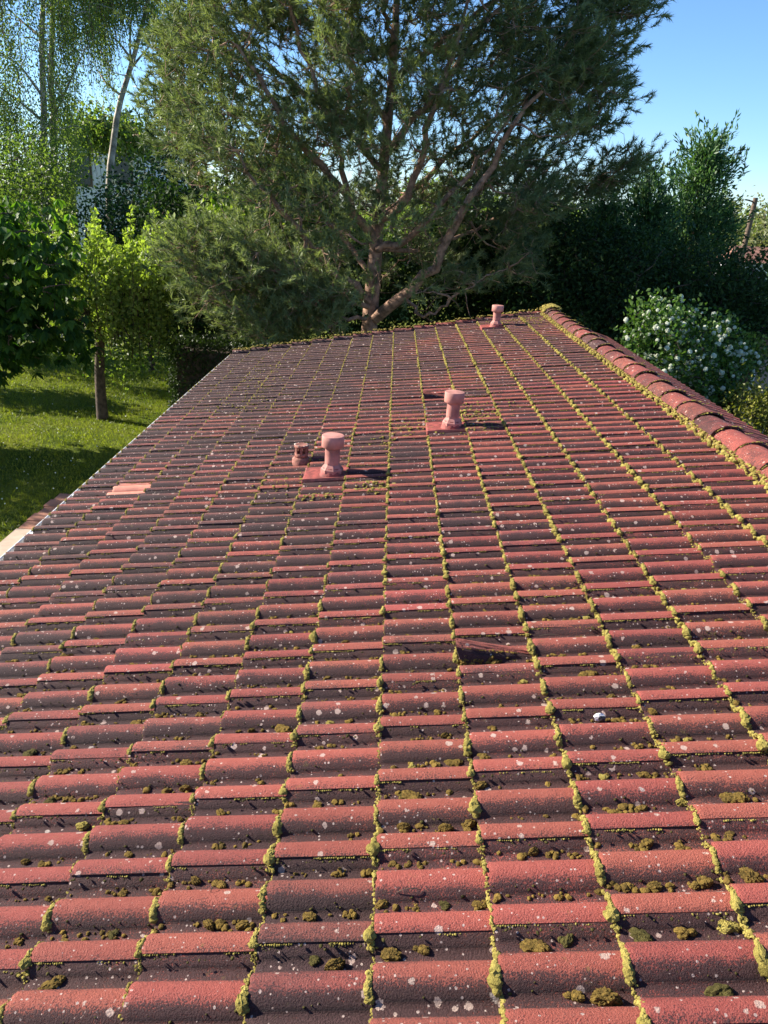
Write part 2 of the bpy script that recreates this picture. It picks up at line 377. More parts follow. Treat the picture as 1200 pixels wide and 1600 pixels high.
# --- tile profile (x up the slope, y along the ridge, z off the roof; roll tops at z = 0 on the butt)
RH, RA, STEP = 0.039, 0.0565, 0.027
def rollh(y):
    d = np.abs((y + RP / 2) % RP - RP / 2); t = np.clip(d / RA, 0, 1)
    return RH * np.cos(t * math.pi / 2) ** 0.64
def prof(fine=True):
    ylip = -RP - 0.029; yend = RP - 0.029 + 0.012
    base = []
    for c in (-RP, 0.0, RP):
        base += list(c + RA * np.sin(np.linspace(-math.pi / 2, math.pi / 2, 13 if fine else 7)))
    base += [-RP / 2, RP / 2]
    ys = np.array(sorted(set([round(v, 5) for v in base if ylip < v < yend] + [ylip, yend])))
    z = rollh(ys) - RH
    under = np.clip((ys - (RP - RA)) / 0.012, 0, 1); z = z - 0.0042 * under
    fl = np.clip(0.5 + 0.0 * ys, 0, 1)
    rel = (ys + RP / 2) % RP - RP / 2                        # <0 : towards the eye (flank with painted shade)
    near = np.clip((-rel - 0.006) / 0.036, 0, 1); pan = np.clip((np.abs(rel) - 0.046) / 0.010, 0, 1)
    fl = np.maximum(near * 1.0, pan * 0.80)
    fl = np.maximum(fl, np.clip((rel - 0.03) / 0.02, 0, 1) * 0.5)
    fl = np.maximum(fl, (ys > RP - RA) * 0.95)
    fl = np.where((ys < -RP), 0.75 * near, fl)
    return ys, z, fl
def tile_into(mb, fine=True, seed=0, hood=False, xmap=None, Lt=None, butt=True):
    r = np.random.default_rng(seed); ys, z, fl = prof(fine); n = len(ys)
    L_ = Lt or GA + 0.06
    us = [0.0, 0.005, 0.02, L_] if fine else [0.0, L_]
    if hood:
        us = [0, 0.005, 0.02] + list(np.linspace(0.04, 0.30, 11)) + [L_]
        ys = np.array(sorted(set(list(ys) + list(np.linspace(-0.10, 0.05, 24))))); z = np.interp(ys, *prof(True)[:2]); fl = np.interp(ys, prof(True)[0], prof(True)[2]); n = len(ys)
    chip = np.convolve(r.normal(size=n + 4), np.ones(5) / 5, 'valid') * 0.004 if fine else np.zeros(n)
    if fine:                                                # worn and chipped leading edge
        for _ in range(int(r.integers(1, 4))): chip = chip + r.uniform(0.003, 0.012) * np.exp(-((ys - r.uniform(-RP, RP * 0.8)) / r.uniform(0.004, 0.012)) ** 2)
    rows = []; flrows = []
    for k, u in enumerate(us):
        zz = z - STEP * u / GA
        if fine: zz = zz - (0.0035 if k == 0 else 0.0) + 0.0009 * np.convolve(r.normal(size=n + 2), np.ones(3) / 3, 'valid')
        uu = np.full(n, u) + (chip if k < 2 else 0)
        if hood:                                            # raised ventilation hood tapering up the slope, in place of the plain roll
            taper = np.clip(1 - u / 0.31, 0, 1); Hh = 0.016 + 0.080 * taper
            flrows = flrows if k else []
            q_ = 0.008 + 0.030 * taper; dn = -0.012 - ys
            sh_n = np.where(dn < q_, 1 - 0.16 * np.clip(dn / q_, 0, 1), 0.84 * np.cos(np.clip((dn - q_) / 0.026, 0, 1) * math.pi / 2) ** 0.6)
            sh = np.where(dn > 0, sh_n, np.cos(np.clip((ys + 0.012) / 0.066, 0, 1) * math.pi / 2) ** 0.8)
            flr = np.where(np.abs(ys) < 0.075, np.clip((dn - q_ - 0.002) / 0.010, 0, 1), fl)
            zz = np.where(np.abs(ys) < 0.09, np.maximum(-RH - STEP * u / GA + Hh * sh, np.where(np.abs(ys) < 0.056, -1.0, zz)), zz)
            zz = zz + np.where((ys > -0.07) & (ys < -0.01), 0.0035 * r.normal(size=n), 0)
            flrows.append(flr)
        rows.append(np.stack([uu, ys, zz], 1))
    V = np.concatenate(rows); F = []
    i = np.arange(n - 1)
    for k in range(len(us) - 1): F.append(np.stack([k * n + i, (k + 1) * n + i, (k + 1) * n + i + 1, k * n + i + 1], 1))
    F = np.concatenate(F)
    f = lambda A: A if xmap is None else xmap(A)
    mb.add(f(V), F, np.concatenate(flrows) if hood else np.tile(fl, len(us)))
    # butt face and lip face with their own vertices (sharp edges)
    th = 0.021
    A = rows[0].copy(); B = A.copy(); B[:, 2] -= th; B[:, 0] += 0.002
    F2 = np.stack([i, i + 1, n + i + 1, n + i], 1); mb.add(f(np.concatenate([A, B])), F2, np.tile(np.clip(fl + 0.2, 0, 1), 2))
    m_ = len(us); A = np.array([rw[0] for rw in rows]); B = A.copy(); B[:, 2] -= 0.0062; B[:, 1] += 0.001; j = np.arange(m_ - 1)
    mb.add(f(np.concatenate([A, B])), np.stack([j, m_ + j, m_ + j + 1, j + 1], 1), np.full(2 * m_, 0.9))
    return mb

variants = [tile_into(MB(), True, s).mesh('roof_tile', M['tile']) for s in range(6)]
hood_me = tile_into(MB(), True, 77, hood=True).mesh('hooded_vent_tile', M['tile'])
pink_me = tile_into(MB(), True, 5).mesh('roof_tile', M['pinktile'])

def tilemat(i, k, jit=True):
    t = Matrix.Translation((U0 + i * GA, V0 + 2 * k * RP, -HN))
    if jit:
        t = Matrix.Translation((U0 + i * GA + rng.normal() * 0.0022, V0 + 2 * k * RP + rng.normal() * 0.0012, -HN + abs(rng.normal()) * 0.0016)) @ Matrix.Rotation(rng.normal() * 0.0035, 4, 'Z') @ Matrix.Rotation(rng.normal() * 0.004, 4, 'Y')
    return t

COURSES = range(-8, 7); KS = range(-4, 37)
VENTS = {(-2, 14): 0, (1, 17): 1, (4, 34): 2}
HOODS = {(1, 5), (1, 21)}
PINK = {(-7, 15)}
cells = []
for i in COURSES:
    for k in KS:
        x, y = px(roofw(U0 + (i + .5) * GA, V0 + 2 * k * RP)); x0, y0 = px(roofw(U0 + i * GA, V0 + 2 * k * RP)); x1, y1 = px(roofw(U0 + (i + 1) * GA, V0 + 2 * k * RP))
        _, ya = px(roofw(U0 + (i + .5) * GA, V0 + (2 * k - 1) * RP)); _, yb = px(roofw(U0 + (i + .5) * GA, V0 + (2 * k + 1) * RP))
        vis = -60 < x < 1260 and -10 < y < 1660 and ya > 0
        area = abs(x1 - x0) * abs(ya - yb) if vis else 0
        cells.append((area, i, k))
cells.sort(reverse=True)
special = set(VENTS) | HOODS | PINK
near_cells = [c for c in cells if (c[1], c[2]) not in special][:296]
near_set = {(i, k) for _, i, k in near_cells}
far = MB()
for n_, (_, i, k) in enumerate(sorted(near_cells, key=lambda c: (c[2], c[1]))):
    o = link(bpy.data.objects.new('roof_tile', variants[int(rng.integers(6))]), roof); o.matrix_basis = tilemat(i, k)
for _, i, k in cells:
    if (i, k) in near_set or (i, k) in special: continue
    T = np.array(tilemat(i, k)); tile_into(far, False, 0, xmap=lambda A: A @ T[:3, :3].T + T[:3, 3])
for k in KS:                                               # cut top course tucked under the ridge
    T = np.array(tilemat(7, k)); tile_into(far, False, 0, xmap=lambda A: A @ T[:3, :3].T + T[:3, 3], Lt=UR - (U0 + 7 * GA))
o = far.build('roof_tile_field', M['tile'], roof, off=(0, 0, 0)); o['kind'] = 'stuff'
for (i, k) in HOODS:
    o = link(bpy.data.objects.new('hooded_vent_tile', hood_me), roof); o.matrix_basis = tilemat(i, k); o['label'] = 'tile with a raised mossy ventilation hood'
for (i, k) in PINK:
    o = link(bpy.data.objects.new('roof_tile', pink_me), roof); o.matrix_basis = tilemat(i, k); o['label'] = 'clean pale pink replacement tile'
# the far slope: the same tiles, laid down to its own eaves
rs = MB(); ncr = 3
for c in range(ncr):
    d0 = LEN2 - c * GA
    for k in KS:
        v = V0 + 2 * k * RP
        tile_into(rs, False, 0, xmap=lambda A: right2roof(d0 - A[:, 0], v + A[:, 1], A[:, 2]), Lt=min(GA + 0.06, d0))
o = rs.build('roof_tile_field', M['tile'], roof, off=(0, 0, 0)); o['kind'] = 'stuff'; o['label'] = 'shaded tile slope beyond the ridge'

# verge tiles: a rounded rake edge along the far gable, one per course
def verge_mesh():
    mb = MB(); t = np.linspace(-0.15 * math.pi, math.pi * 1.0, 12); L_ = GA + 0.04; rows = []
    for u, s in ((0.0, 1.0), (0.006, 1.03), (L_, 0.92)):
        rows.append(np.stack([np.full(12, u), 0.05 * np.cos(t[::-1]) * s, 0.058 * np.sin(t[::-1]) * s - 0.045 - STEP * u / GA], 1))
    V = np.concatenate(rows); i = np.arange(11); F = np.concatenate([np.stack([k * 12 + i, k * 12 + i + 1, (k + 1) * 12 + i + 1, (k + 1) * 12 + i], 1) for k in range(2)])
    mb.add(V, F, np.tile(np.clip(1 - np.sin(t[::-1]), 0, 1), 3))
    mb.add(np.concatenate([rows[0], [[0.0, 0, -0.045]]]), np.array([[a, a + 1, 12] for a in range(11)]), 0.8)
    return mb.mesh('verge_tile', M['tile'])
vm = verge_mesh()
for i in COURSES:
    o = link(bpy.data.objects.new('verge_tile', vm), roof); o.matrix_basis = Matrix.Translation((U0 + i * GA + 0.01 * rng.normal(), VFAR + 0.0, -HN + 0.022))

# ridge tiles: half-round, tapered, each lapping the nearer one
def ridge_mesh(seed):
    r = np.random.default_rng(seed); mb = MB(); n = 17; t = np.linspace(0.06 * math.pi, 0.94 * math.pi, n); L_ = 0.445; rows = []
    for y, s in ((0.0, 1.03), (0.005, 1.06), (0.045, 1.05), (0.052, 1.01), (0.2, 0.985), (L_, 0.95)):
        rad = 0.122 * s
        rows.append(np.stack([rad * np.cos(t), np.full(n, y) + 0.002 * r.normal(size=n) * (y < .01), 0.088 * s * np.sin(t) + 0.0012 * r.normal(size=n) - 0.035 * y], 1))
    V = np.concatenate(rows); i = np.arange(n - 1)
    F = np.concatenate([np.stack([k * n + i, k * n + i + 1, (k + 1) * n + i + 1, (k + 1) * n + i], 1) for k in range(len(rows) - 1)])
    fl = 0.36 + 0.25 * np.abs(np.cos(t)); mb.add(V, F[:, ::-1], np.tile(fl, len(rows)))
    A = rows[0]; B = A * np.array([0.88, 1, 0.86]) + np.array([0, 0.002, 0.0]); mb.add(np.concatenate([A, B]), np.stack([i, n + i, n + i + 1, i + 1], 1), 0.9)
    B2 = B + np.array([0, 0.10, 0]); mb.add(np.concatenate([B, B2]), np.stack([i, n + i, n + i + 1, i + 1], 1), 1.0)
    return mb.mesh('ridge_tile', M['tile'])
rmesh = [ridge_mesh(s) for s in range(3)]
RS = 0.39; nr_ = int((VFAR - VNEAR) / RS) + 1
Mri = Matrix(((CT, 0, ST, 0), (0, 1, 0, 0), (-ST, 0, CT, 0), (0, 0, 0, 1)))     # undo the roof tilt so ridge tiles sit level
ridge_v = [VFAR + 0.02 - 0.445 - j * RS for j in range(nr_)]
for j, v in enumerate(ridge_v):
    o = link(bpy.data.objects.new('ridge_tile', rmesh[j % 3]), roof)
    o.matrix_basis = Matrix.Translation((UR + rng.normal() * 0.003, v, -HN - 0.022 + rng.normal() * 0.003)) @ Mri @ Matrix.Rotation(rng.normal() * 0.012, 4, 'Z')
# mortar bedding under the ridge on both sides
mo = MB()
for sgn in (-1, 1):
    vv = np.arange(VNEAR, VFAR, 0.05); pts = []
    P_ = np.stack([np.full(len(vv), UR + sgn * 0.104) + 0.004 * rng.normal(size=len(vv)), vv, np.full(len(vv), -HN - 0.026 - (0.05 if sgn > 0 else 0.0))], 1)
    mo.tube(P_, 0.026, 6, 0.5)
o = mo.build('ridge_mortar', M['terracotta'], roof, off=(0, 0, 0))

# gutter along the eaves: half-round trough with a bright rolled lip
gt = MB(); n = 9; t = np.linspace(math.pi, 2 * math.pi, n); gx = EAVE - 0.045
P0 = roofw(EAVE, 0.0); gz = P0[2] - 0.072; gX = P0[0] - 0.002
for rr in (0.062, 0.058):
    V = np.array([[gX + rr * math.cos(a), y, gz + rr * math.sin(a)] for y in (VNEAR, VFAR + 0.05) for a in t]); i = np.arange(n - 1)
    gt.add(V, np.stack([i, i + 1, n + i + 1, n + i], 1))
gt.tube([[gX - 0.060, VNEAR, gz + 0.002], [gX - 0.060, VFAR + 0.05, gz + 0.002]], 0.010, 8)
gt.build('gutter', M['zinc'], house, off=HL)
for y in np.arange(VNEAR + 0.3, VFAR, 0.8):
    bb = MB(); bb.box((gX, y, gz + 0.008), (0.125, 0.022, 0.004)); bb.build('gutter_bracket', M['zinc'], house, off=HL)

# ------------------------------------------------------------------ roof vents
def roof_vent(i, k, label, hscale=1.0):
    base = roofw(U0 + (i + .62) * GA, V0 + 2 * k * RP - 0.01, -0.03)
    t = thing('roof_vent', label, 'roof vent', base, group='capped vent pipes on the roof')
    q = MB()
    def rw(u, v, z): return roofw(U0 + i * GA + u, V0 + 2 * k * RP + v, z)
    # red base tile: a flat plate with turned edges and a conical collar
    us = np.array([-0.012, -0.004, 0.33]); vs_ = np.array([-0.148, -0.14, -0.128, -0.05, 0.05, 0.128, 0.14, 0.148]); zz = np.array([-0.012, 0.006, -0.002, -0.006, -0.006, -0.002, 0.006, -0.012])
    V = np.array([rw(u, v, z + 0.006 - STEP * max(u, 0) / GA * .8 - (0.004 if a == 0 else 0)) for a, u in enumerate(us) for v, z in zip(vs_, zz)]); n = 8; jj = np.arange(7)
    q.add(V, np.concatenate([np.stack([r * n + jj, (r + 1) * n + jj, (r + 1) * n + jj + 1, r * n + jj + 1], 1) for r in range(2)]))
    A = V[:n]; B = A - np.array([0, 0, 0.03]); q.add(np.concatenate([A, B]), np.stack([jj, jj + 1, n + jj + 1, n + jj], 1))
    A = V[[0, n, 2 * n]]; B = A - np.array([0, 0, 0.03]); q.add(np.concatenate([A, B]), np.array([[0, 3, 4, 1], [1, 4, 5, 2]]))
    q.build('base_tile', M['newred'], t, smooth=False)
    c = MB(); c.lathe([(0.105, -0.02), (0.088, 0.03), (0.074, 0.075), (0.060, 0.08)], 20, base); c.build('collar', M['newred'], t)
    h = hscale
    s = MB(); s.lathe([(0.074, 0.022), (0.088, 0.036), (0.088, 0.060), (0.058, 0.098), (0.058, 0.12)], 8, base, rot=0.2); s.build('adaptor', M['ventpink'], t, smooth=False)
    s = MB(); s.lathe([(0.057, 0.11), (0.057, 0.245 * h)], 20, base); s.build('pipe', M['ventpink'], t)
    s = MB(); z1 = 0.228 * h; z2 = 0.316 * h
    s.lathe([(0.05, z1 + 0.004), (0.080, z1), (0.085, z1 + 0.004), (0.085, z2 - 0.004), (0.082, z2)], 28, base); s.build('cap', M['ventcap'], t)
    s = MB(); ang = np.linspace(0, 2 * math.pi, 28, endpoint=False)
    V = np.concatenate([np.stack([0.082 * np.cos(ang), 0.082 * np.sin(ang), np.full(28, z2)], 1), np.stack([0.06 * np.cos(ang), 0.06 * np.sin(ang), np.full(28, z2 + 0.0035)], 1), [[0, 0, z2 + 0.004]]]) + base
    a = np.arange(28); bq = (a + 1) % 28
    s.add(V, [np.stack([a, bq, 28 + bq, 28 + a], 1), np.stack([28 + a, 28 + bq, np.full(28, 56)], 1)]); s.build('lid', M['ventcap'], t)
    return t
roof_vent(-2, 14, 'nearest and largest pink capped vent pipe, beside the small slotted vent', 1.02)
roof_vent(1, 17, 'pink capped vent pipe in the middle of the roof on a red base tile', 1.02)
roof_vent(4, 34, 'farthest pink capped vent pipe, at the far end near the ridge', 1.0)

# small slotted terracotta vent
def lantern():
    base = roofw(U0 + (-3 + .72) * GA, V0 + 31 * RP, -0.035)
    t = thing('slotted_vent', 'small old terracotta vent with slotted sides and lichen on its lid', 'roof vent', base)
    b = MB(); b.lathe([(0.078, -0.02), (0.074, 0.035), (0.062, 0.045), (0.058, 0.05), (0.05, 0.05)], 24, base); b.build('foot', M['terracotta'], t)
    b = MB(); b.lathe([(0.040, 0.045), (0.055, 0.047), (0.055, 0.085), (0.045, 0.087)], 24, base); b.build('drum', M['terracotta'], t)
    for a in np.linspace(0, 2 * math.pi, 7, endpoint=False) + 0.3:
        b = MB(); b.box(base + np.array([0.050 * math.cos(a), 0.050 * math.sin(a), 0.108]), (0.012, 0.020, 0.052), a); b.build('post', M['terracotta'], t, smooth=False)
    b = MB(); b.lathe([(0.040, 0.130), (0.057, 0.131), (0.060, 0.136), (0.059, 0.150), (0.050, 0.156), (0.042, 0.154), (0.0, 0.153)], 24, base); b.build('lid', M['terracotta'], t)
    a = rng.uniform(0, 2 * math.pi, 26); b = MB(); blobs(b, base + np.stack([0.053 * np.cos(a), 0.053 * np.sin(a), np.full(26, 0.154)], 1), rng.uniform(0.003, 0.008, 26), 1, 0.4); o = b.build('lichen', M['lichen'], t); o['kind'] = 'stuff'
lantern()

# ------------------------------------------------------------------ moss
FR = MW                                            # moss cushions stand square on the roof
def butt_pos(i, k, ys):
    z = np.interp(ys, *prof(True)[:2]); return ys, z
edge = MB(); dots = MB(); strip = MB()
for i in list(COURSES) + [7]:
    for k in KS:
        c = px(roofw(U0 + i * GA, V0 + 2 * k * RP))
        if not (-80 < c[0] < 1290 and 440 < c[1] < 1700): continue
        if (i, k) in VENTS or (i, k) in PINK: continue
        depth = math.hypot(V0 + 2 * k * RP, 1.8); near = depth < 4.2
        thick = np.clip(0.36 + 0.10 * (i + 4), 0.30, 1.0)            # thin near the eaves, fat towards the ridge
        thick *= rng.uniform(0.75, 1.2)
        patchy = float(np.clip(0.55 + 0.9 * rng.random(), 0.6, 1.3))
        n = int((95 if near else 46) * (0.6 + 0.5 * thick))
        ys = rng.uniform(-RP - 0.03, RP - 0.03, n); z = np.interp(ys, *prof(True)[:2])
        r = (0.0026 + 0.0050 * thick * rng.uniform(0.1, 1, n) ** 2.0) * (1.0 if near else 1.25 + 0.5 * thick) * patchy
        drop = rng.uniform(0, 0.018, n)
        pos = roofw(U0 + i * GA - 0.001 + rng.normal(size=n) * 0.0028 - 0.3 * r * thick, V0 + 2 * k * RP + ys, z - drop)
        tint = np.clip(rng.normal(0.66, 0.2, n) + 0.10 * (thick - 0.5), 0, 1)
        blobs(edge, pos, r, 1, 0.9, 0.20, tint, FR)
        # drips: moss swelling down the near flank of each roll into a fat foot
        for c_ in (-RP, 0.0):
            if rng.random() > 0.45 + 0.5 * thick: continue
            m = 13 if near else 6; t = np.linspace(0, 1, m); fat = min(0.85, rng.uniform(0.15, 1.1) * thick * patchy); top = rng.uniform(-0.012, 0.012)
            yy = c_ + top + (-0.050 - top) * t + rng.normal(size=m) * 0.0015; yy = np.maximum(yy, -RP - 0.03 if c_ < 0 else -1)
            zz = np.interp(yy, *prof(True)[:2]) - 0.004; rr = 0.0035 + (0.003 + 0.0105 * fat * np.sin(np.clip(t * 1.15, 0, 1) * math.pi * 0.62) ** 2.2) * rng.uniform(0.75, 1.2, m)
            blobs(edge, roofw(U0 + i * GA - 0.004 - 0.4 * rr + rng.normal(size=m) * 0.002, V0 + 2 * k * RP + yy, zz), rr, 2 if near else 1, 0.95, 0.13, np.clip(0.85 - 0.45 * t + 0.1 * rng.normal(size=m), 0, 1), FR)
            if near and rng.random() < 0.8:
                m = 9; blobs(edge, roofw(U0 + i * GA - 0.006 + rng.normal(size=m) * 0.006, V0 + 2 * k * RP + c_ - 0.052 + rng.normal(size=m) * 0.006, -0.036 + rng.uniform(0, 0.012, m)), 0.003 + 0.006 * fat * rng.uniform(0.3, 1, m), 1, 0.9, 0.18, rng.uniform(0.2, 0.7, m), FR)
        # dark buttons along the foot of each flank
        for c_ in (-RP, 0.0):
            m = int(rng.integers(4, 16)) if near else int(rng.integers(3, 9))
            uu = rng.uniform(0.01, GA, m); yy = c_ - 0.047 + rng.normal(size=m) * 0.006
            zz = np.interp(yy, *prof(True)[:2]) - STEP * uu / GA
            blobs(dots, roofw(U0 + i * GA + uu, V0 + 2 * k * RP + yy, zz - 0.0005), 0.0020 + 0.0042 * rng.uniform(0, 1, m) ** 2, 1, 0.7, 0.2, rng.uniform(0.1, 0.9, m), FR)
        # broken threads of moss along the lip of the lapped roll
        u = 0.0
        while u < GA:
            ln = rng.uniform(0.01, 0.10)
            if rng.random() < 0.5:
                m = max(2, int(ln / 0.006)); uu = u + np.linspace(0, ln, m); yy = np.full(m, -RP - 0.031) + rng.normal(size=m) * 0.0015
                zz = np.interp(-RP - 0.029, *prof(True)[:2]) - STEP * uu / GA - 0.004
                blobs(strip, roofw(U0 + i * GA + uu, V0 + 2 * k * RP + yy, zz), rng.uniform(0.002, 0.0048, m), 1, 0.8, 0.2, rng.uniform(0.3, 0.9, m), FR)
            u += ln + rng.uniform(0.0, 0.05)
# heavy mats: round the vents, at the ridge foot and on the far verge
def mat(u, v, su, sv, n, r0=0.005, r1=0.014):
    n = int(n * 1.7)
    uu = u + rng.normal(size=n) * su; vv = v + rng.normal(size=n) * sv
    rel = (vv - V0 + RP / 2) % RP - RP / 2; z = np.interp(rel, *prof(True)[:2])
    frac = ((uu - U0) / GA) % 1.0
    blobs(edge, roofw(uu, vv, z - STEP * frac), r0 + (r1 - r0) * rng.uniform(0, 1, n) ** 2, 1, 0.6, 0.2, np.clip(rng.normal(0.5, 0.2, n), 0, 1), FR)
def uv(i, r): return U0 + i * GA, V0 + r * RP
for (i, r, su, sv, n) in ((-0.4, 25.6, 0.07, 0.06, 90), (-1.6, 25.0, 0.1, 0.05, 50), (2.4, 36.5, 0.12, 0.18, 230), (2.5, 33.0, 0.10, 0.1, 90), (0.6, 35.3, 0.16, 0.16, 170), (-0.1, 33.0, 0.06, 0.2, 80), (-2.6, 27.5, 0.12, 0.1, 60), (-5.3, 58, 0.12, 0.8, 160), (-4.8, 50, 0.10, 0.8, 100), (-6, 46, 0.15, 0.6, 60), (5.2, 70, 0.25, 0.15, 160), (6.5, 69, 0.12, 0.3, 120)):
    mat(*uv(i, r), su, sv, n)
vv = np.arange(VNEAR, VFAR, 0.006); n = len(vv)
blobs(edge, roofw(UR - 0.124 + rng.normal(size=n) * 0.008, vv, -0.008 + rng.normal(size=n) * 0.008), rng.uniform(0.005, 0.013, n), 1, 0.9, 0.2, rng.uniform(0.35, 0.95, n), FR)
n = 520; uu = rng.uniform(EAVE, UR, n); blobs(edge, roofw(uu, VFAR - 0.02 + rng.normal(size=n) * 0.035, 0.058 - STEP * (((uu - U0) / GA) % 1) + rng.normal(size=n) * 0.007), rng.uniform(0.006, 0.018, n), 1, 0.6, 0.2, rng.uniform(0.4, 0.9, n), FR)
n = 160; a = rng.uniform(0.1, 0.9, n) * math.pi; blobs(edge, roofw(UR - 0.138 * np.cos(a), VFAR - 0.02 - rng.uniform(0, 0.32, n), 0.0 + 0.095 * np.sin(a)), rng.uniform(0.012, 0.028, n), 1, 0.6, 0.15, rng.uniform(0.5, 0.95, n), FR)
for v in ridge_v:                                       # a mossy arc on the lap of every ridge tile
    n = 34; a = rng.uniform(0.2, 0.95, n) * math.pi
    blobs(edge, roofw(UR + 0.128 * np.cos(a), v + 0.0 + rng.normal(size=n) * 0.006, -0.026 + 0.093 * np.sin(a)), rng.uniform(0.003, 0.008, n), 1, 0.7, 0.2, rng.uniform(0.2, 0.7, n), FR)
tag(edge.build('moss', M['moss'], smooth=False), 'yellow-green moss growing along the tile courses and ridge', 'moss', kind='stuff')
tag(dots.build('moss', M['dot']), 'tiny dark moss buttons along the feet of the tile rolls', 'moss', kind='stuff')
tag(strip.build('moss', M['moss']), 'thin threads of moss along the lapped tile joints', 'moss', kind='stuff')

# loose moss cushions lying in the channels: each one a thing
def cushion(seed, lumps, flat):
    r = np.random.default_rng(seed); mb = MB(); V, F = ico(4 if lumps < 3 else 3)
    for l in range(lumps):
        c = np.array([r.normal() * 0.55, r.normal() * 0.30, 0]) if lumps > 1 else np.zeros(3)
        s = r.uniform(0.55, 0.9) if lumps > 1 else 1.0
        W = V.copy(); ph = r.uniform(0, 6, (8, 3)); fr = r.normal(size=(8, 3)) * np.array([2.2, 2.2, 2.2]) * np.linspace(0.7, 4.5, 8)[:, None]
        d = sum(np.sin(W @ fr[q] + ph[q, 0]) / (1.2 + q * 0.5) for q in range(8)) * 0.14 + 0.06 * r.normal(size=len(W))
        W = W * (1 + d)[:, None] * np.array([r.uniform(0.9, 1.35), r.uniform(0.65, 1.0), flat]) * s + c; W[:, 2] = np.maximum(W[:, 2], -0.35) + 0.25 * flat
        mb.add(W, F, np.clip(0.5 + 0.25 * d / 0.1 * 0.5 + 0.12 * r.normal(size=len(W)), 0, 1))
    return mb
cush = []
for s, (l, f, mat_, lab) in enumerate(((1, 0.85, 'clump', 'round olive-brown moss cushion loose in a tile channel'), (1, 0.7, 'clump', 'round olive-brown moss cushion loose in a tile channel'), (3, 0.75, 'clump', 'lumpy brown clump of several moss cushions in a tile channel'), (4, 0.6, 'dot', 'ragged dark green-black moss clump in a tile channel'), (2, 0.8, 'moss', 'yellow-green moss cushion pair against a tile roll'), (5, 0.55, 'clump', 'flat spread of crumbled brown moss in a tile channel'))):
    cush.append((cushion(40 + s, l, f).mesh('moss_clump', M[mat_], False), lab))
spots_px = [(520, 1525, .026, 0), (610, 1505, .024, 1), (662, 1512, .020, 2), (490, 1527, .017, 3), (320, 1463, .020, 0), (372, 1463, .017, 1), (165, 1475, .016, 3), (75, 1557, .024, 5), (1010, 1470, .028, 3), (1072, 1472, .022, 2), (1160, 1465, .034, 4), (835, 1495, .026, 5), (888, 1494, .022, 3), (955, 1585, .034, 0), (910, 1587, .020, 2), (1140, 1555, .030, 3), (1175, 1378, .030, 0), (1112, 1392, .026, 2), (1030, 1403, .018, 1), (1068, 1262, .026, 4), (940, 1218, .020, 4), (1010, 1216, .014, 1), (1158, 1255, .028, 5), (960, 1275, .020, 2), (1020, 1330, .022, 2), (1070, 1332, .020, 2), (630, 1305, .020, 0), (697, 1305, .022, 0), (735, 1303, .020, 1), (642, 1195, .024, 4), (712, 1205, .022, 5), (640, 1253, .030, 5), (838, 1350, .018, 0), (40, 1178, .030, 3), (288, 1194, .022, 1), (283, 1240, .020, 0), (115, 1298, .028, 4), (70, 1258, .022, 3), (342, 1278, .018, 1), (300, 1392, .018, 0), (335, 1395, .018, 5), (30, 1360, .015, 0), (195, 1345, .014, 1), (275, 1285, .014, 0), (440, 1142, .028, 5), (520, 1128, .022, 4), (395, 1130, .014, 0), (250, 1115, .012, 1), (210, 1125, .02, 5), (825, 1070, .020, 4), (920, 1062, .026, 5), (1020, 1115, .018, 0), (1080, 1157, .018, 4), (695, 1155, .016, 0), (540, 1000, .018, 0), (770, 1020, .018, 1)]
def roof_uv(x, y):
    d = (CF + CR * (x - 600) / FPX - CU * (y - 800) / FPX) @ MW; t = (-0.037 - HN) / d[2]; return d[0] * t, d[1] * t
def place_clump(u, v, size, kind):
    me, lab = cush[kind]; rel = (v - V0) / RP; v = V0 + (math.floor(rel) + 0.53 + rng.normal() * 0.05) * RP   # settle into the channel
    frac = ((u - U0) / GA) % 1.0; p = roofw(u, v, -RH - STEP * frac + 0.002)
    o = link(bpy.data.objects.new('moss_clump', me)); R3 = Matrix(MW.tolist()).to_4x4()
    o.matrix_world = Matrix.Translation(p) @ R3 @ Matrix.Rotation(rng.normal() * 0.5 + (math.pi if rng.random() < .5 else 0), 4, 'Z') @ Matrix.Scale(size, 4)
    return o
CL = []
for x, y, s, kd in spots_px: CL.append((*roof_uv(x, y), s * 0.92, kd))
n_c = 0; crumbs = MB()
while n_c < 1900:
    i = rng.uniform(-7.8, 6.6); r = 1 + 44 * rng.uniform(0, 1) ** 1.3; u, v = U0 + i * GA, V0 + r * RP; c = px(roofw(u, v))
    if not (5 < c[0] < 1195 and 640 < c[1] < 1590): continue
    n_c += 1; sz = rng.uniform(0.007, 0.019)
    if n_c <= 60 and c[1] > 900: CL.append((u, v, max(sz, 0.014), int(rng.choice([0, 0, 1, 1, 2, 3, 4, 5]))))
    else:                                                  # crumbs too small to pick apart
        rel = (v - V0) / RP; m = int(rng.integers(1, 5)); v = V0 + (math.floor(rel) + 0.53 + rng.normal(size=m) * 0.06) * RP; u = u + rng.normal(size=m) * .012
        blobs(crumbs, roofw(u, v, -RH - STEP * (((u - U0) / GA) % 1.0) + 0.003), sz * rng.uniform(.3, .75, m), 2 if c[1] > 1100 else 1, 0.8, 0.12, rng.uniform(0.2, 0.9, m), FR)
tag(crumbs.build('moss', M['clump'], smooth=False), 'crumbs of loose moss scattered in the tile channels', 'moss', kind='stuff')
looks = {0: 'round olive-brown moss cushion', 1: 'flattened olive-brown moss cushion', 2: 'lumpy brown moss clump', 3: 'ragged blackish moss clump', 4: 'yellow-green moss cushion pair', 5: 'flat brown moss crumbs'}
zones = {}
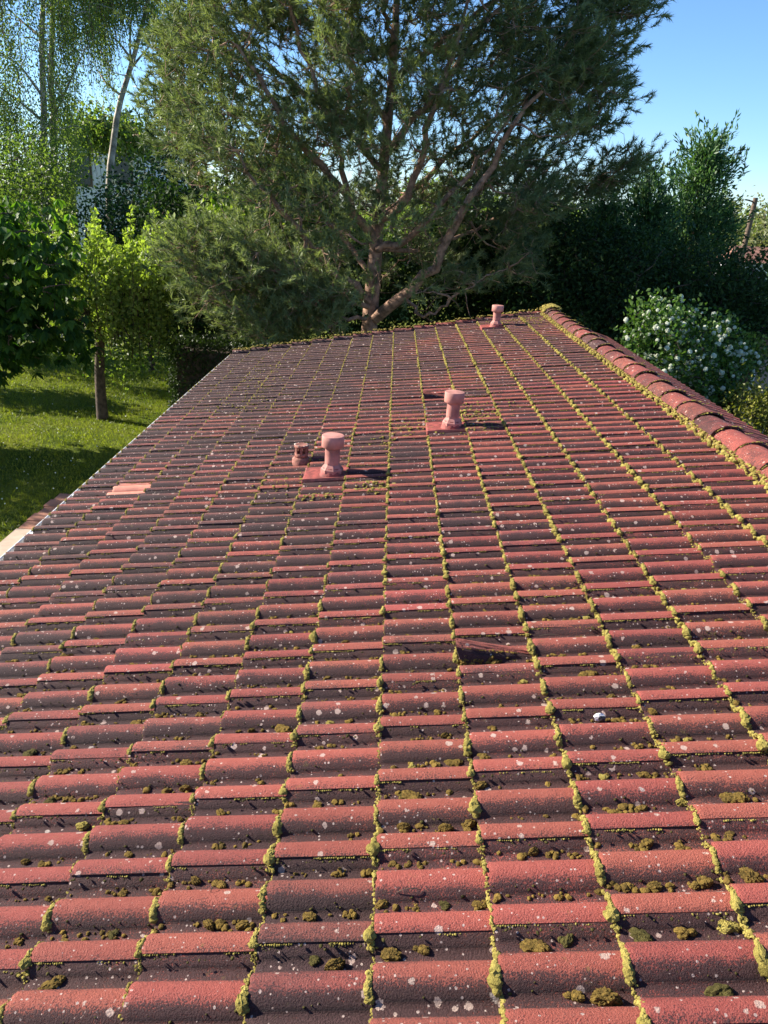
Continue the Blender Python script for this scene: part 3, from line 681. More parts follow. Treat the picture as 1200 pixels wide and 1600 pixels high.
for u, v, sz, kd in CL:
    x, y = px(roofw(u, v)); zx = 'far left' if x < 240 else 'left' if x < 480 else 'middle' if x < 720 else 'right' if x < 960 else 'far right'
    zy = 'bottom row' if y > 1480 else 'lower rows' if y > 1340 else 'middle rows' if y > 1060 else 'hooded tile rows' if y > 900 else 'upper rows'
    size = 'large' if sz > .022 else 'medium' if sz > .016 else 'small'
    zones.setdefault((size, kd, zy, zx), []).append((x, (u, v, sz, kd)))
ordn = ['leftmost', 'second', 'third', 'fourth', 'fifth', 'sixth']
for (size, kd, zy, zx), L_ in zones.items():
    L_.sort(key=lambda q: q[0])
    for q, (x, a_) in enumerate(L_):
        o = place_clump(*a_); lab = f"{size} {looks[kd]}, {zx} of the {zy}"
        if len(L_) > 1: lab += f", {ordn[q]} of {len(L_)}" if q == 0 or q < len(L_) - 1 else ", rightmost"
        tag(o, lab, 'moss clump', 'loose moss cushions on the tiles')

# moss bank inside the shadow of the hooded vent tile
hm = MB(); n = 170; hz_ = rng.uniform(0, 0.75, n) ** 1.4; uu = U0 + GA + rng.uniform(0.01, 0.27, n); t_ = (uu - U0 - GA) / 0.27
blobs(hm, roofw(uu, V0 + 10 * RP - 0.074 + 0.034 * t_ + 0.022 * hz_ + rng.normal(size=n) * 0.004, -0.037 - 0.027 * t_ + hz_ * (0.016 + 0.05 * (1 - t_))), rng.uniform(0.004, 0.012, n), 1, 0.9, 0.25, rng.uniform(0.2, 1.0, n), FR)
n = 60; uu = U0 + GA + rng.uniform(0.01, 0.26, n); t_ = (uu - U0 - GA) / 0.31; blobs(hm, roofw(uu, V0 + 10 * RP - 0.022 - 0.030 * (1 - t_) + rng.normal(size=n) * 0.004, -RH - STEP * (uu - U0 - GA) / GA + (0.016 + 0.08 * (1 - t_)) * 0.80), rng.uniform(0.002, 0.006, n), 1, 0.8, 0.25, rng.uniform(0.6, 1.0, n), FR)
tag(hm.build('moss', M['clump'], smooth=False), 'dark moss bank under the raised hood of the vent tile', 'moss', kind='stuff')

# a black-and-white pebble lying in a channel
u, v = roof_uv(940, 1130); p = roofw(u, V0 + (math.floor((v - V0) / RP) + .5) * RP, -0.028)
st = thing('pebble', 'small white stone with a black broken face lying in a tile channel', 'stone', p)
b = MB(); V, F = ico(2); W = V * np.array([0.021, 0.012, 0.017]) * (1 + 0.16 * rng.normal(size=(len(V), 1))); b.add(W + p, F); b.build('white_shell', M['stone'], st, smooth=False)
b = MB(); W = V * np.array([0.015, 0.008, 0.011]) * (1 + 0.16 * rng.normal(size=(len(V), 1))) + np.array([0.004, -0.0075, 0.0]); b.add(W + p, F); b.build('black_face', M['soot'], st, smooth=False)
# dry twigs
for (x, y, l, where) in ((335, 1398, .05, 'among the lower tiles at left'), (640, 1400, .07, 'among the lower tiles in the middle'), (860, 1000, .10, 'right of the hooded vent tile'), (700, 790, .10, 'just below the middle vent pipe')):
    u, v = roof_uv(x, y); a = rng.uniform(0, 3); P_ = np.array([[u + s * l * math.cos(a), v + s * l * .4 * math.sin(a), 0.012 - 0.03 * (2 * s) ** 2 * .3] for s in np.linspace(-.5, .5, 7)])
    b = MB(); b.tube(roofw(P_[:, 0], P_[:, 1], P_[:, 2] - 0.02), 0.0012, 5); o = b.build('twig', M['bark_dark']); tag(o, 'thin dry curved twig lying ' + where, 'twig', 'twigs on the roof')

# ------------------------------------------------------------------ vegetation
def sample(poly, Y, dep, n, holes=(), clump=0.0, front=None):
    """n points spread through a crown whose outline was measured in the photo at distance Y, dep metres deep either way"""
    P = np.array(poly, float); lo, hi = P.min(0), P.max(0); c = P.mean(0); out = []
    while len(out) < n:
        x, y = rng.uniform(lo, hi)
        if not inpoly(np.array([x]), np.array([y]), P)[0]: continue
        if any(((x - hx) / rx) ** 2 + ((y - hy) / ry) ** 2 < 1 for hx, hy, rx, ry in holes): continue
        rho = min(1.0, math.hypot((x - c[0]) / (hi[0] - lo[0]) * 2, (y - c[1]) / (hi[1] - lo[1]) * 2))
        t = rng.uniform(-1, 1) * math.sqrt(max(0.06, 1 - rho ** 2))
        out.append(at(x, y, Y + t * dep))
    return np.array(out)

def connect(mb, nodes, targets, r0=0.035, sag=0.1, k=5, seg=6):
    """grow a curved branch from the nearest skeleton point to every target"""
    nodes = list(map(np.asarray, nodes)); N = np.array(nodes)
    order = np.argsort([np.min(np.linalg.norm(N - t, axis=1)) for t in targets])
    for q in order:
        t = targets[q]; N_ = N; d = np.linalg.norm(N_ - t, axis=1) + 0.5 * np.maximum(0, N_[:, 2] - t[2]); s = N_[np.argmin(d)]
        L_ = np.linalg.norm(t - s)
        if L_ < 0.05: continue
        u = np.linspace(0, 1, seg)[:, None]; mid = rng.normal(size=3) * 0.10 * L_
        pts = s + (t - s) * u + np.sin(u * math.pi) * (mid + np.array([0, 0, -sag * L_]))
        pts[1:-1] += rng.normal(size=(seg - 2, 3)) * 0.025 * L_
        rr = np.clip(r0 * math.sqrt(L_ / 1.5), 0.008, r0 * 1.3)
        mb.tube(pts, np.linspace(rr, 0.004, seg), k)
        N = np.concatenate([N, pts[2:]])
    return N

# ---- the big pine behind the gable
PY = 16.5
def limb(P, r0, r1, n=16):
    pts = smoothpath([at(*p) for p in P], n); w_ = rng.normal(size=(n, 3)) * 0.035; w_[0] = 0; w_[-1] = 0
    return pts + w_, np.linspace(r0, r1, n)
tr = at(577, 505, PY); pine = thing('pine_tree', 'huge many-limbed pine with grey-green needles towering behind the roof', 'tree', (tr[0], tr[1], 0.0))
trunk_px = [(577, 505, 16.5), (584, 430, 16.5), (590, 350, 16.5), (600, 250, 16.5), (611, 150, 16.5), (618, 40, 16.6), (624, -80, 16.6), (630, -230, 16.7), (634, -340, 16.7)]
TP = np.concatenate([[[tr[0] - 0.03, tr[1], -0.05], [tr[0], tr[1], 1.0]], [at(*p) for p in trunk_px]]); TP = smoothpath(TP, 26)
tb = MB(); tb.tube(TP, np.interp(np.linspace(0, 1, 26), [0, .1, .35, .55, 1], [0.30, 0.20, 0.14, 0.09, 0.02]), 12); tb.build('trunk', M['bark_pine'], pine)
limbs_px = [
    [(586, 497, 16.4), (640, 455, 16.0), (680, 408, 15.7), (715, 355, 15.4), (748, 290, 15.2), (790, 220, 15.0), (850, 140, 15.0)],
    [(760, 350, 17.6), (800, 335, 17.2), (870, 310, 16.8), (940, 285, 16.5), (990, 248, 16.4)],
    [(586, 385, 16.4), (556, 330, 16.0), (530, 288, 15.7), (482, 240, 15.4), (450, 200, 15.2), (415, 140, 15.0), (370, 70, 15.0)],
    [(545, 310, 15.9), (530, 245, 15.7), (505, 160, 15.4), (470, 60, 15.2), (440, -60, 15.2)],
    [(578, 472, 16.3), (530, 430, 15.8), (497, 400, 15.4), (470, 362, 15.1), (435, 330, 14.8), (400, 285, 14.7), (350, 220, 14.8)],
    [(495, 430, 15.5), (490, 400, 15.3), (470, 350, 15.1), (455, 300, 15.0)],
    [(590, 390, 16.3), (640, 376, 15.9), (668, 340, 15.6), (705, 300, 15.4), (745, 255, 15.4), (800, 180, 15.6)],
    [(592, 345, 16.4), (625, 330, 15.9), (655, 275, 15.6), (668, 200, 15.3), (690, 130, 15.2), (725, 30, 15.2), (760, -60, 15.3)],
    [(602, 240, 16.4), (650, 185, 16.2), (705, 100, 16.2), (770, 20, 16.2), (850, -60, 16.3)],
    [(612, 130, 16.4), (700, 50, 16.8), (800, -10, 17.2), (900, -40, 17.4), (960, -60, 17.4)],
    [(606, 190, 16.4), (545, 100, 16.6), (465, 20, 16.8), (390, -60, 17.0)],
    [(598, 270, 16.4), (540, 200, 17.0), (460, 130, 17.6), (350, 60, 18.0), (300, 40, 18.0)],
    [(590, 350, 16.5), (640, 300, 17.4), (720, 230, 18.2), (820, 160, 18.8), (900, 120, 18.8)],
    [(588, 390, 16.4), (660, 390, 17.0), (760, 350, 17.6), (850, 300, 17.8)],
    [(576, 480, 16.2), (520, 470, 15.4), (450, 455, 14.8), (370, 440, 14.5), (300, 415, 14.5), (268, 380, 14.6)],
    [(574, 492, 16.3), (520, 505, 15.4), (470, 510, 14.9), (410, 500, 14.6), (360, 480, 14.5)],
    [(625, 465, 16.2), (665, 495, 15.6), (720, 465, 15.2), (760, 430, 15.1)],
    [(582, 430, 16.4), (520, 350, 17.4), (430, 280, 18.2), (330, 230, 18.6), (270, 160, 18.6)],
    [(615, 90, 16.5), (600, -20, 15.6), (570, -110, 15.0)],
    [(622, -60, 16.6), (720, -160, 16.4), (820, -240, 16.2)], [(622, -90, 16.6), (520, -180, 16.6), (420, -240, 16.8)],
    [(628, -200, 16.6), (650, -290, 16.0), (690, -350, 15.8)]]
radii = [(.125, .03), (.04, .012), (.10, .025), (.06, .02), (.085, .02), (.045, .015), (.08, .02), (.085, .02), (.08, .02), (.07, .02), (.065, .02), (.07, .02), (.07, .02), (.05, .02), (.055, .015), (.045, .012), (.04, .012), (.06, .02), (.05, .02), (.05, .02), (.05, .02), (.04, .015)]
nodes = [p for p in TP[4:]]
for P_, (r0, r1) in zip(limbs_px, radii):
    pts, rr = limb(P_, r0, r1); lb = MB(); lb.tube(pts, rr, 9); lb.build('limb', M['bark_pine'], pine); nodes += list(pts[3:])
out_px = [(238, 110), (285, 20), (300, -120), (420, -330), (650, -430), (850, -360), (960, -200), (1000, -40), (985, 25), (962, 120), (935, 190), (895, 235), (850, 270), (870, 330), (840, 410), (790, 440), (700, 462), (640, 470), (610, 440), (560, 470), (555, 510), (500, 525), (430, 535), (380, 520), (310, 470), (262, 415), (262, 370), (320, 350), (300, 295), (255, 225)]
holes = [(440, 105, 26, 34), (478, 165, 22, 22), (408, 208, 22, 22), (500, 240, 22, 18), (395, 150, 14, 12), (560, 130, 16, 20), (655, 110, 16, 14), (620, 200, 14, 30), (700, 205, 16, 12), (345, 330, 40, 26), (665, 430, 34, 18), (560, 400, 22, 30), (620, 395, 18, 30), (585, 470, 22, 34), (660, 350, 12, 18), (520, 270, 20, 18)]
cl = sample(out_px, PY, 3.0, 1250, holes)
# the wispy out-flung branch on the right, and the front skirt on the left
cl = np.concatenate([cl, [at(x, y, 16.6 + .12 * rng.normal()) for x, y in ((985, 252), (972, 262), (948, 276), (925, 285), (905, 292), (880, 300), (965, 268), (940, 282), (915, 288), (890, 300), (865, 305), (975, 258), (955, 280), (930, 296))], sample([(262, 390), (330, 350), (420, 400), (520, 430), (550, 500), (480, 528), (400, 525), (320, 480)], 14.6, 0.7, 75)])
ok = np.array([not (c[1] < 13.2 or (c[0] > 0.2 and c[1] < 14.4 and c[0] < 3.4)) for c in cl]); cl = cl[ok & ~((cl[:, 1] < 14.0) & (cl[:, 0] < 0))]
LP = np.concatenate([smoothpath([at(*p) for p in P_], 30) for P_ in (limbs_px[0], limbs_px[2], limbs_px[4], limbs_px[6], limbs_px[7], trunk_px)])
LX = np.array([px(p) for p in LP]); keepc = []
for c in cl:                                               # keep the inner boughs open so the big limbs show, as in old pines
    d = np.hypot(*(LX - np.array(px(c))).T); j = np.argmin(d); keepc.append(not (d[j] < 13 and c[1] < LP[j][1] + 0.15 and rng.random() < 0.8))
cl = cl[np.array(keepc)]
tw = MB(); nn = connect(tw, nodes, cl, 0.034, 0.06, 5, 6)
# bare dead twigs along the inner limbs
ND = np.array(nodes)
for _ in range(420):
    s = ND[rng.integers(len(ND))]; d = unit(rng.normal(size=3) + np.array([0, -0.4, 0.0])); l = rng.uniform(0.25, 0.8); u = np.linspace(0, 1, 5)[:, None]
    tw.tube(s + d * l * u + rng.normal(size=(5, 3)) * 0.05 * u, np.linspace(0.011, 0.003, 5), 4)
tf = MB(); per = 15; base = []; dirs = []; tn = []
axisx = tr[0] + 0.3
for c in cl:
    out = np.array([c[0] - axisx, (c[1] - PY) * 1.0, 0.0]); out = out / (np.linalg.norm(out) + 0.6)
    m = int(rng.integers(10, 17)); dens = 1.0 if c[0] < 1.5 else 1.35; m = int(m * dens)
    o_ = rng.normal(size=(m, 3)) * np.array([0.24, 0.24, 0.15]); d = unit(out * 0.8 + np.array([0, 0, 0.55]) + 0.55 * rng.normal(size=(m, 3)))
    ct = np.clip(rng.normal(0.5, 0.18) + (0.28 if c[1] < 15.4 and c[0] < 1 else 0), 0.1, 0.95)  # front-left clusters get a lighter tint: sunlight painted into the needles
    base.append(c + o_); dirs.append(d); tn.append(np.clip(ct + 0.15 * rng.normal(size=m), 0, 1))
    for q in range(0, m, 2): tw.tube(np.array([c, c + o_[q] * 0.6 - d[q] * 0.03, c + o_[q], c + o_[q] + d[q] * 0.2]), [0.006, 0.005, 0.004, 0.003], 3)
base = np.concatenate(base); dirs = np.concatenate(dirs); tn = np.concatenate(tn)
needles(tf, base, dirs, 46, 0.14, 0.26, 0.0145, tn, 0.72)
tw.build('twigs', M['bark_pine'], pine)
tf.build('crown', M['pine'], pine)

# ---- generic broadleaf / conifer builder
def tree(name, label, cat, base, trunk, clusters, mat, bark, leaf, per, rad, orient='random', group=None, r0=0.03, trunk_r=(0.15, 0.05), tilt=0.6, tint=(0.5, 0.2), branches=True, limbs=(), flat=(1, 1, 1)):
    t = thing(name, label, cat, (base[0], base[1], base[2] if len(base) > 2 else 0.0), group=group)
    T = smoothpath(trunk, 18); T[1:-1] += rng.normal(size=(16, 3)) * 0.02
    mb = MB(); mb.tube(T, np.linspace(trunk_r[0], trunk_r[1], 18), 10); nodes = list(T[5:])
    for P_ in limbs:
        Q = smoothpath(P_, 12); mb.tube(Q, np.linspace(trunk_r[1] * 1.1, trunk_r[1] * 0.25, 12), 7); nodes += list(Q[2:])
    if branches: connect(mb, nodes, clusters, r0, 0.05, 4, 5)
    mb.build('trunk', M[bark], t)
    n = len(clusters); c = np.repeat(clusters, per, 0); off = rng.normal(size=(n * per, 3)) * rad * np.asarray(flat)
    p = c + off; ax = trunk_axis(clusters, T); ax = np.repeat(ax, per, 0)
    if orient == 'random': d = rng.normal(size=p.shape) + np.array([0, 0, -0.2]) + 0.5 * ax
    elif orient == 'droop': d = 0.35 * rng.normal(size=p.shape) + np.array([0, 0, -1.0]) + 0.4 * ax
    elif orient == 'up': d = 0.5 * rng.normal(size=p.shape) + np.array([0, 0, 0.7]) + 0.9 * ax
    elif orient == 'spray':
        k_ = 5; nn_ = per // k_                              # every cluster carries a few plumes of scale-leaf sprays
        a0 = unit(np.repeat(trunk_axis(clusters, T), k_, 0) * 1.0 + np.array([0, 0, 0.75]) + 0.45 * rng.normal(size=(n * k_, 3)))
        o0 = np.repeat(clusters, k_, 0) + rng.normal(size=(n * k_, 3)) * rad
        sp_ = rng.uniform(0, 1, (n * k_, nn_, 1)); ln_ = 0.55 * rng.uniform(0.6, 1.2, (n * k_, 1, 1))
        p = (o0[:, None] + a0[:, None] * sp_ * ln_ + rng.normal(size=(n * k_, nn_, 3)) * 0.10 * (1.05 - sp_)).reshape(-1, 3)
        d = np.repeat(a0, nn_, 0) + 0.38 * rng.normal(size=p.shape); per = k_ * nn_
    L_ = leaf[0] * rng.uniform(0.6, 1.2, len(p)); W_ = leaf[1] * rng.uniform(0.7, 1.15, len(p))
    ct = np.repeat(np.clip(rng.normal(tint[0], tint[1] * 0.7, n), 0, 1), per); tt = np.clip(ct + tint[1] * rng.normal(size=len(p)), 0, 1)
    f = MB(); leaves(f, p, d, L_, W_, tt); f.build('crown', M[mat], t)
    return t
def trunk_axis(cl_, T):
    c = np.asarray(cl_); k = np.argmin(np.abs(c[:, None, 2] - T[None, :, 2]), 1); v = c - T[k]; v[:, 2] *= 0.3
    return v / (np.linalg.norm(v, axis=1, keepdims=True) + 0.4)
def gnd(p): return np.array([p[0], p[1], 0.0])

# birches on the left
def birch(label, tr_px, Y, crown, n, per, limbs=(), holes=(), tint=(0.5, 0.2)):
    T = [at(x, y, Y) for x, y in tr_px]; T = [gnd(T[0]) + np.array([0.0, 0, -0.05])] + T
    cl_ = sample(crown, Y, 2.4, n, holes)
    # weeping strings: stretch each cluster downwards
    t = tree('birch_tree', label, 'tree', gnd(T[0]), T, cl_, 'birch', 'bark_birch', (0.066, 0.044), per, 0.24, 'droop', 'birches on the left', 0.03, (0.17, 0.04), tint=tint, limbs=[[at(x, y, Y + dy) for x, y, dy in l] for l in limbs], flat=(0.55, 0.55, 2.4))
    st_ = MB()
    for c in cl_[::2]:
        for _ in range(2):
            a = c + rng.normal(size=3) * np.array([.25, .25, .3]); u = np.linspace(0, 1, 4)[:, None]; st_.tube(a + np.array([.12 * rng.normal(), .12 * rng.normal(), -1.2]) * u + np.array([.1, 0, 0]) * u * u, np.linspace(.009, .003, 4), 3)
    st_.build('hanging_twigs', M['bark_dark'], t)['kind'] = 'stuff'
    return t
birch('tall pale birch with thin hanging branches, left edge', [(70, 330), (68, 200), (66, 100), (66, 20), (66, -140)], 25.0, [(-140, -160), (0, -220), (150, -200), (150, -20), (115, 30), (125, 80), (110, 150), (140, 190), (120, 290), (60, 300), (-80, 310), (-160, 150)], 460, 200,
      limbs=[[(66, 150, 0), (30, 100, -.5), (-20, 70, -1)], [(68, 190, 0), (20, 150, 0), (-40, 110, -.6)], [(67, 60, 0), (30, 30, .4), (0, 0, .6)], [(68, 210, 0), (100, 150, -.5), (125, 90, -.8), (150, 50, -1)]], holes=[(45, 35, 32, 22), (110, 110, 22, 14), (148, 262, 22, 28)], tint=(0.55, 0.22))
birch('slimmer second birch trunk standing close beside the first', [(86, 330), (84, 220), (80, 130), (80, 50), (86, -120)], 26.0, [(60, -180), (180, -150), (220, -20), (180, 60), (150, 40), (130, 90), (100, 60), (70, 60)], 190, 170, holes=[(120, 110, 30, 30)], tint=(0.5, 0.2))
birch('leaning birch with forked bare trunk against bright sky', [(170, 330), (176, 205), (186, 165), (196, 130), (206, 95), (222, 60), (240, -80)], 27.0, [(135, -120), (250, -120), (250, 60), (232, 60), (222, 30), (200, 20), (178, 40), (170, 100), (188, 130), (166, 160), (158, 110), (140, 60)], 150, 115,
      limbs=[[(204, 100, 0), (203, 50, 0), (208, 0, .3)], [(205, 92, 0), (185, 65, 0), (168, 52, -.3)], [(206, 105, 0), (225, 82, 0), (240, 65, .3)], [(190, 150, 0), (165, 130, 0), (150, 105, .4)]], holes=[(215, 170, 26, 40), (150, 150, 18, 36), (195, 60, 14, 20)], tint=(0.4, 0.2))

# dark fir and evergreens between the birches and the pine
def conifer(label, top_px, base_y, Y, halfw, mat, n, group='dark evergreens behind the garden', leaf=(0.16, 0.05), per=75, name='conifer_tree', rad=0.20):
    top = at(top_px[0], top_px[1], Y); bx = top[0]; h = top[2]
    cl_ = []
    while len(cl_) < n:
        t = rng.uniform(0.0, 1) ** 0.75; z = h * (1 - t * 0.97); r = halfw * min(1.0, 0.02 + 1.6 * t ** 1.3) * (0.78 + 0.22 * math.sin(z * 4 + 1) * math.cos(z * 1.7)); a = rng.uniform(0, 2 * math.pi); q = math.sqrt(rng.uniform(0.3, 1))
        cl_.append([bx + r * q * math.cos(a), Y + r * q * math.sin(a), z + 0.25 * r * q * 0.3])
    return tree(name, label, 'tree', (bx, Y, 0), [[bx, Y, -0.05], [bx + 0.02, Y, h * 0.5], [bx, Y, h]], np.array(cl_), mat, 'bark_dark', leaf, per, rad, 'spray', group, 0.03, (0.16, 0.02), tint=(0.48, 0.30))
conifer('dark pointed fir in the gap between birch and pine', (290, -140), 0, 21.5, 2.0, 'bush', 260)
conifer('small dark conical fir by the leaning birch foot', (193, 180), 0, 52.0, 1.9, 'bluebush', 110, rad=0.3, leaf=(0.25, 0.08))

# bushy masses behind the left garden
def bush(label, poly, Y, dep, n, mat, leaf=(0.13, 0.07), per=70, rad=0.28, name='bush', group=None, tint=(0.4, 0.2), cat='bush', orient='random', bark='bark_dark'):
    cl_ = sample(poly, Y, dep, n); c = cl_.mean(0)
    return tree(name, label, cat, (c[0], Y, 0), [[c[0], Y, -0.05], [c[0], Y, c[2] * 0.6], [c[0], Y, c[2]]], cl_, mat, bark, leaf, per, rad, orient, group, 0.025, (0.08, 0.03), tint=tint)
bush('dark blue-green rounded bush in front of the white house', [(140, 330), (160, 310), (195, 285), (235, 255), (265, 255), (300, 290), (320, 350), (310, 420), (140, 420)], 22.0, 1.4, 130, 'bluebush', per=80)
bush('dark leafy shrub under the birch trunks at far left', [(-120, 260), (-20, 205), (60, 215), (92, 245), (98, 330), (110, 420), (-120, 420)], 21.0, 1.4, 150, 'birch', (0.10, 0.07), 60, tint=(0.25, 0.2))
bush('low dark evergreen behind the upright green shoots', [(205, 330), (260, 300), (330, 320), (345, 470), (330, 560), (210, 540)], 20.0, 1.0, 110, 'bush')
bush('dark tangled undergrowth beneath the pine, left of its trunk', [(330, 330), (420, 320), (520, 340), (560, 420), (560, 500), (480, 560), (330, 560)], 20.5, 1.2, 170, 'bush', per=60)
bush('bright maple-like shrub glimpsed behind the left pine boughs', [(320, 360), (345, 330), (375, 345), (400, 335), (425, 370), (420, 420), (360, 430), (325, 400)], 18.6, 0.7, 60, 'lime', (0.14, 0.11), 60, tint=(0.35, 0.2))
bush('bright green shrub glimpsed between upper pine limbs', [(395, 235), (450, 225), (480, 260), (470, 330), (400, 320)], 23.0, 1.2, 60, 'lime', (0.16, 0.12), 60, tint=(0.25, 0.2))
bush('light green sapling glimpsed under the right pine limb', [(700, 340), (750, 350), (770, 400), (720, 430), (690, 390)], 19.5, 0.6, 30, 'lime', (0.14, 0.11), 50, tint=(0.1, 0.15))

# clipped pear-like tree with upright yellow-green shoots; its trunk stands on the lawn
T0 = np.array([-6.36, 16.8, 0.0])
pt = thing('fruit_tree', 'small tree with yellow-green upright shoots and dark bare trunk on the lawn', 'tree', T0)
mb = MB(); TT = smoothpath([T0 + [0, 0, -.05], T0 + [0.0, 0, 0.7], T0 + [0.03, 0, 1.35], T0 + [0.1, 0.05, 2.0]], 12); mb.tube(TT, np.linspace(0.13, 0.09, 12), 10); nodes = list(TT[8:])
for a in np.linspace(0, 2 * math.pi, 8, endpoint=False):
    Q = smoothpath([TT[-1], TT[-1] + np.array([0.5 * math.cos(a), 0.5 * math.sin(a), 0.25]), TT[-1] + np.array([1.0 * math.cos(a), 1.0 * math.sin(a), 0.7])], 8); mb.tube(Q, np.linspace(0.06, 0.02, 8), 6); nodes += list(Q)
ND = np.array(nodes); lf = MB(); shoots = []
for _ in range(120):
    a = rng.uniform(0, 2 * math.pi); r = 1.28 * math.sqrt(rng.uniform(0, 1)); z0 = rng.uniform(1.75, 2.9) - 0.3 * (r > 1.0); x_, y_ = T0[0] + 0.28 + r * math.cos(a), T0[1] + r * math.sin(a)
    z1 = 3.65 + rng.normal() * 0.26 + 0.5 * (rng.random() < 0.22) - 0.25 * r * r * 0.6
    s = np.array([x_, y_, z0]); n_ = ND[np.argmin(np.linalg.norm(ND - s, axis=1))]; e = s + np.array([0.12 * math.cos(a) * r, 0.12 * math.sin(a) * r, max(0.5, z1 - z0)])
    mb.tube(np.array([n_, s * .6 + n_ * .4 + [0, 0, -.05], s, s * .5 + e * .5 + rng.normal(size=3) * .03, e]), [0.016, 0.012, 0.010, 0.007, 0.003], 4); shoots.append((s, e))
mb.build('trunk', M['bark_dark'], pt)
for s, e in shoots:
    n = int(75 * np.linalg.norm(e - s)); t = rng.uniform(0, 1, n); p = s + (e - s) * t[:, None] + rng.normal(size=(n, 3)) * (0.03 + 0.055 * (1 - t))[:, None]
    leaves(lf, p, rng.normal(size=(n, 3)) * 0.7 + [0, 0, 0.7], 0.11 * rng.uniform(.7, 1.2, n), 0.065, np.clip(0.38 + 0.4 * (p[:, 2] - 1.8) / 2.0 + 0.18 * rng.normal(size=n), 0, 1))
# looser skirt low on the right
sk = sample([(110, 470), (250, 450), (285, 500), (270, 560), (200, 590), (140, 560), (105, 520)], 16.8, 1.0, 60)
n = len(sk) * 45; leaves(lf, np.repeat(sk, 45, 0) + rng.normal(size=(n, 3)) * 0.2, rng.normal(size=(n, 3)) + [0, 0, -.3], 0.085 * rng.uniform(.7, 1.2, n), 0.05, np.clip(rng.normal(0.25, 0.2, n), 0, 1))
lf.build('crown', M['lime'], pt)

# broad-leaved tree at the left edge: whorls of drooping leaflets
CY = 14.5; cc = at(-130, 450, CY)
ch = thing('chestnut_tree', 'dark broad-leaved tree with drooping leaf whorls at the left edge', 'tree', (cc[0], CY, 0))
poly = [(-260, 340), (-150, 280), (-60, 300), (0, 315), (25, 310), (45, 345), (70, 350), (86, 312), (95, 318), (98, 360), (108, 390), (112, 430), (118, 470), (130, 500), (140, 530), (125, 555), (90, 540), (50, 570), (20, 565), (-40, 590), (-200, 590), (-300, 450)]
cl_ = sample(poly, CY, 1.3, 430); T = smoothpath([[cc[0], CY, -.05], [cc[0], CY, 1.5], [cc[0] + .05, CY, 3.0], [cc[0], CY, 5.0]], 14)
mb = MB(); mb.tube(T, np.linspace(0.16, 0.05, 14), 10); connect(mb, list(T[4:]), cl_, 0.03, 0.0, 5, 6); mb.build('trunk', M['bark_dark'], ch)
lf = MB(); P_ = []; D_ = []; TN = []
for c in cl_:
    for _ in range(int(rng.integers(3, 7))):
        hub = c + rng.normal(size=3) * 0.16; o = unit(np.array([c[0] - cc[0], c[1] - CY, 0.0]) + 0.6 * rng.normal(size=3)); k = int(rng.integers(5, 8)); ct = np.clip(0.45 + 0.2 * rng.normal() + 0.24 * (c[2] - 3.4), 0, 1)  # tint rises with height, painting the sunlit top into the leaves
        s_ = unit(np.cross(o, [0, 0, 1.0]))
        for a in np.linspace(-1.9, 1.9, k): P_.append(hub); D_.append(o * math.cos(a) * 0.7 + s_ * math.sin(a) * 0.7 + np.array([0, 0, -0.75 + 0.2 * rng.normal()])); TN.append(ct)
n = len(P_); leaves(lf, np.array(P_), np.array(D_), 0.235 * rng.uniform(.65, 1.15, n), 0.10, np.clip(np.array(TN) + .08 * rng.normal(size=n), 0, 1), 0.12, normal=np.tile([0, 0, 1.0], (n, 1)))
lf.build('crown', M['chestnut'], ch)
# its neighbour beyond the frame: it throws the shade bands seen on the lawn
def shade_tree(label, x, y, h, r, n, mat='chestnut', per=26):
    cl_ = []
    while len(cl_) < n:
        v = rng.uniform(-1, 1, 3)
        if v @ v < 1: cl_.append([x + v[0] * r, y + v[1] * r, h - r * 0.8 + v[2] * r * 0.8])
    tree('shade_tree', label, 'tree', (x, y, 0), [[x, y, -.05], [x, y, h * .4], [x, y, h * .8]], np.array(cl_), mat, 'bark_dark', (0.22, 0.12), per, 0.3, 'random', None, 0.03, (0.18, 0.05))

shade_tree('rounded tree left of the frame shading the far lawn', -14.5, 24.4, 5.2, 2.3, 130, per=40)
shade_tree('small round tree left of the frame casting the slanting shade band', -12.6, 19.3, 3.1, 0.75, 52, per=40)
shade_tree('broad tree left of the frame shading the near lawn', -14.2, 14.5, 5.4, 1.75, 100, per=36)
shade_tree('broad tree left of the frame near the terrace', -12.6, 8.4, 5.0, 1.9, 90, per=34)
bush('black-green laurel mass behind the pine trunk', [(500, 420), (560, 390), (700, 400), (820, 400), (880, 430), (860, 540), (560, 560), (480, 520)], 19.2, 1.0, 240, 'bush', (0.12, 0.06), 70)

# clipped dark hedge at the far gable
def hedge(label, x0, x1, y0, y1, h, mat, n, leaf=(0.07, 0.045), tint=(0.4, 0.2), top=0.0, cat='hedge'):
    cx, cy = (x0 + x1) / 2, (y0 + y1) / 2; t = thing('hedge', label, cat, (cx, cy, 0)); core = MB(); core.box((cx, cy, h / 2 - 0.06), (x1 - x0 - 0.24, y1 - y0 - 0.24, h - 0.12)); core.build('branches', M['bark_dark'], t, smooth=False)
    p = np.stack([rng.uniform(x0, x1, n), rng.uniform(y0, y1, n), rng.uniform(0, h, n)], 1); f = rng.integers(0, 5, n)
    p[f == 0, 0] = x0; p[f == 1, 0] = x1; p[f == 2, 1] = y0; p[f == 3, 1] = y1; p[f == 4, 2] = h
    p += rng.normal(size=(n, 3)) * (0.06 + top); lf = MB(); leaves(lf, p, rng.normal(size=(n, 3)), leaf[0] * rng.uniform(.6, 1.3, n), leaf[1], np.clip(rng.normal(tint[0], tint[1], n), 0, 1)); lf.build('foliage', M[mat], t)
    return t
hedge('dark clipped hedge block on the lawn beside the far gable', -4.95, -2.2, 17.4, 18.9, 1.62, 'hedge', 16000)

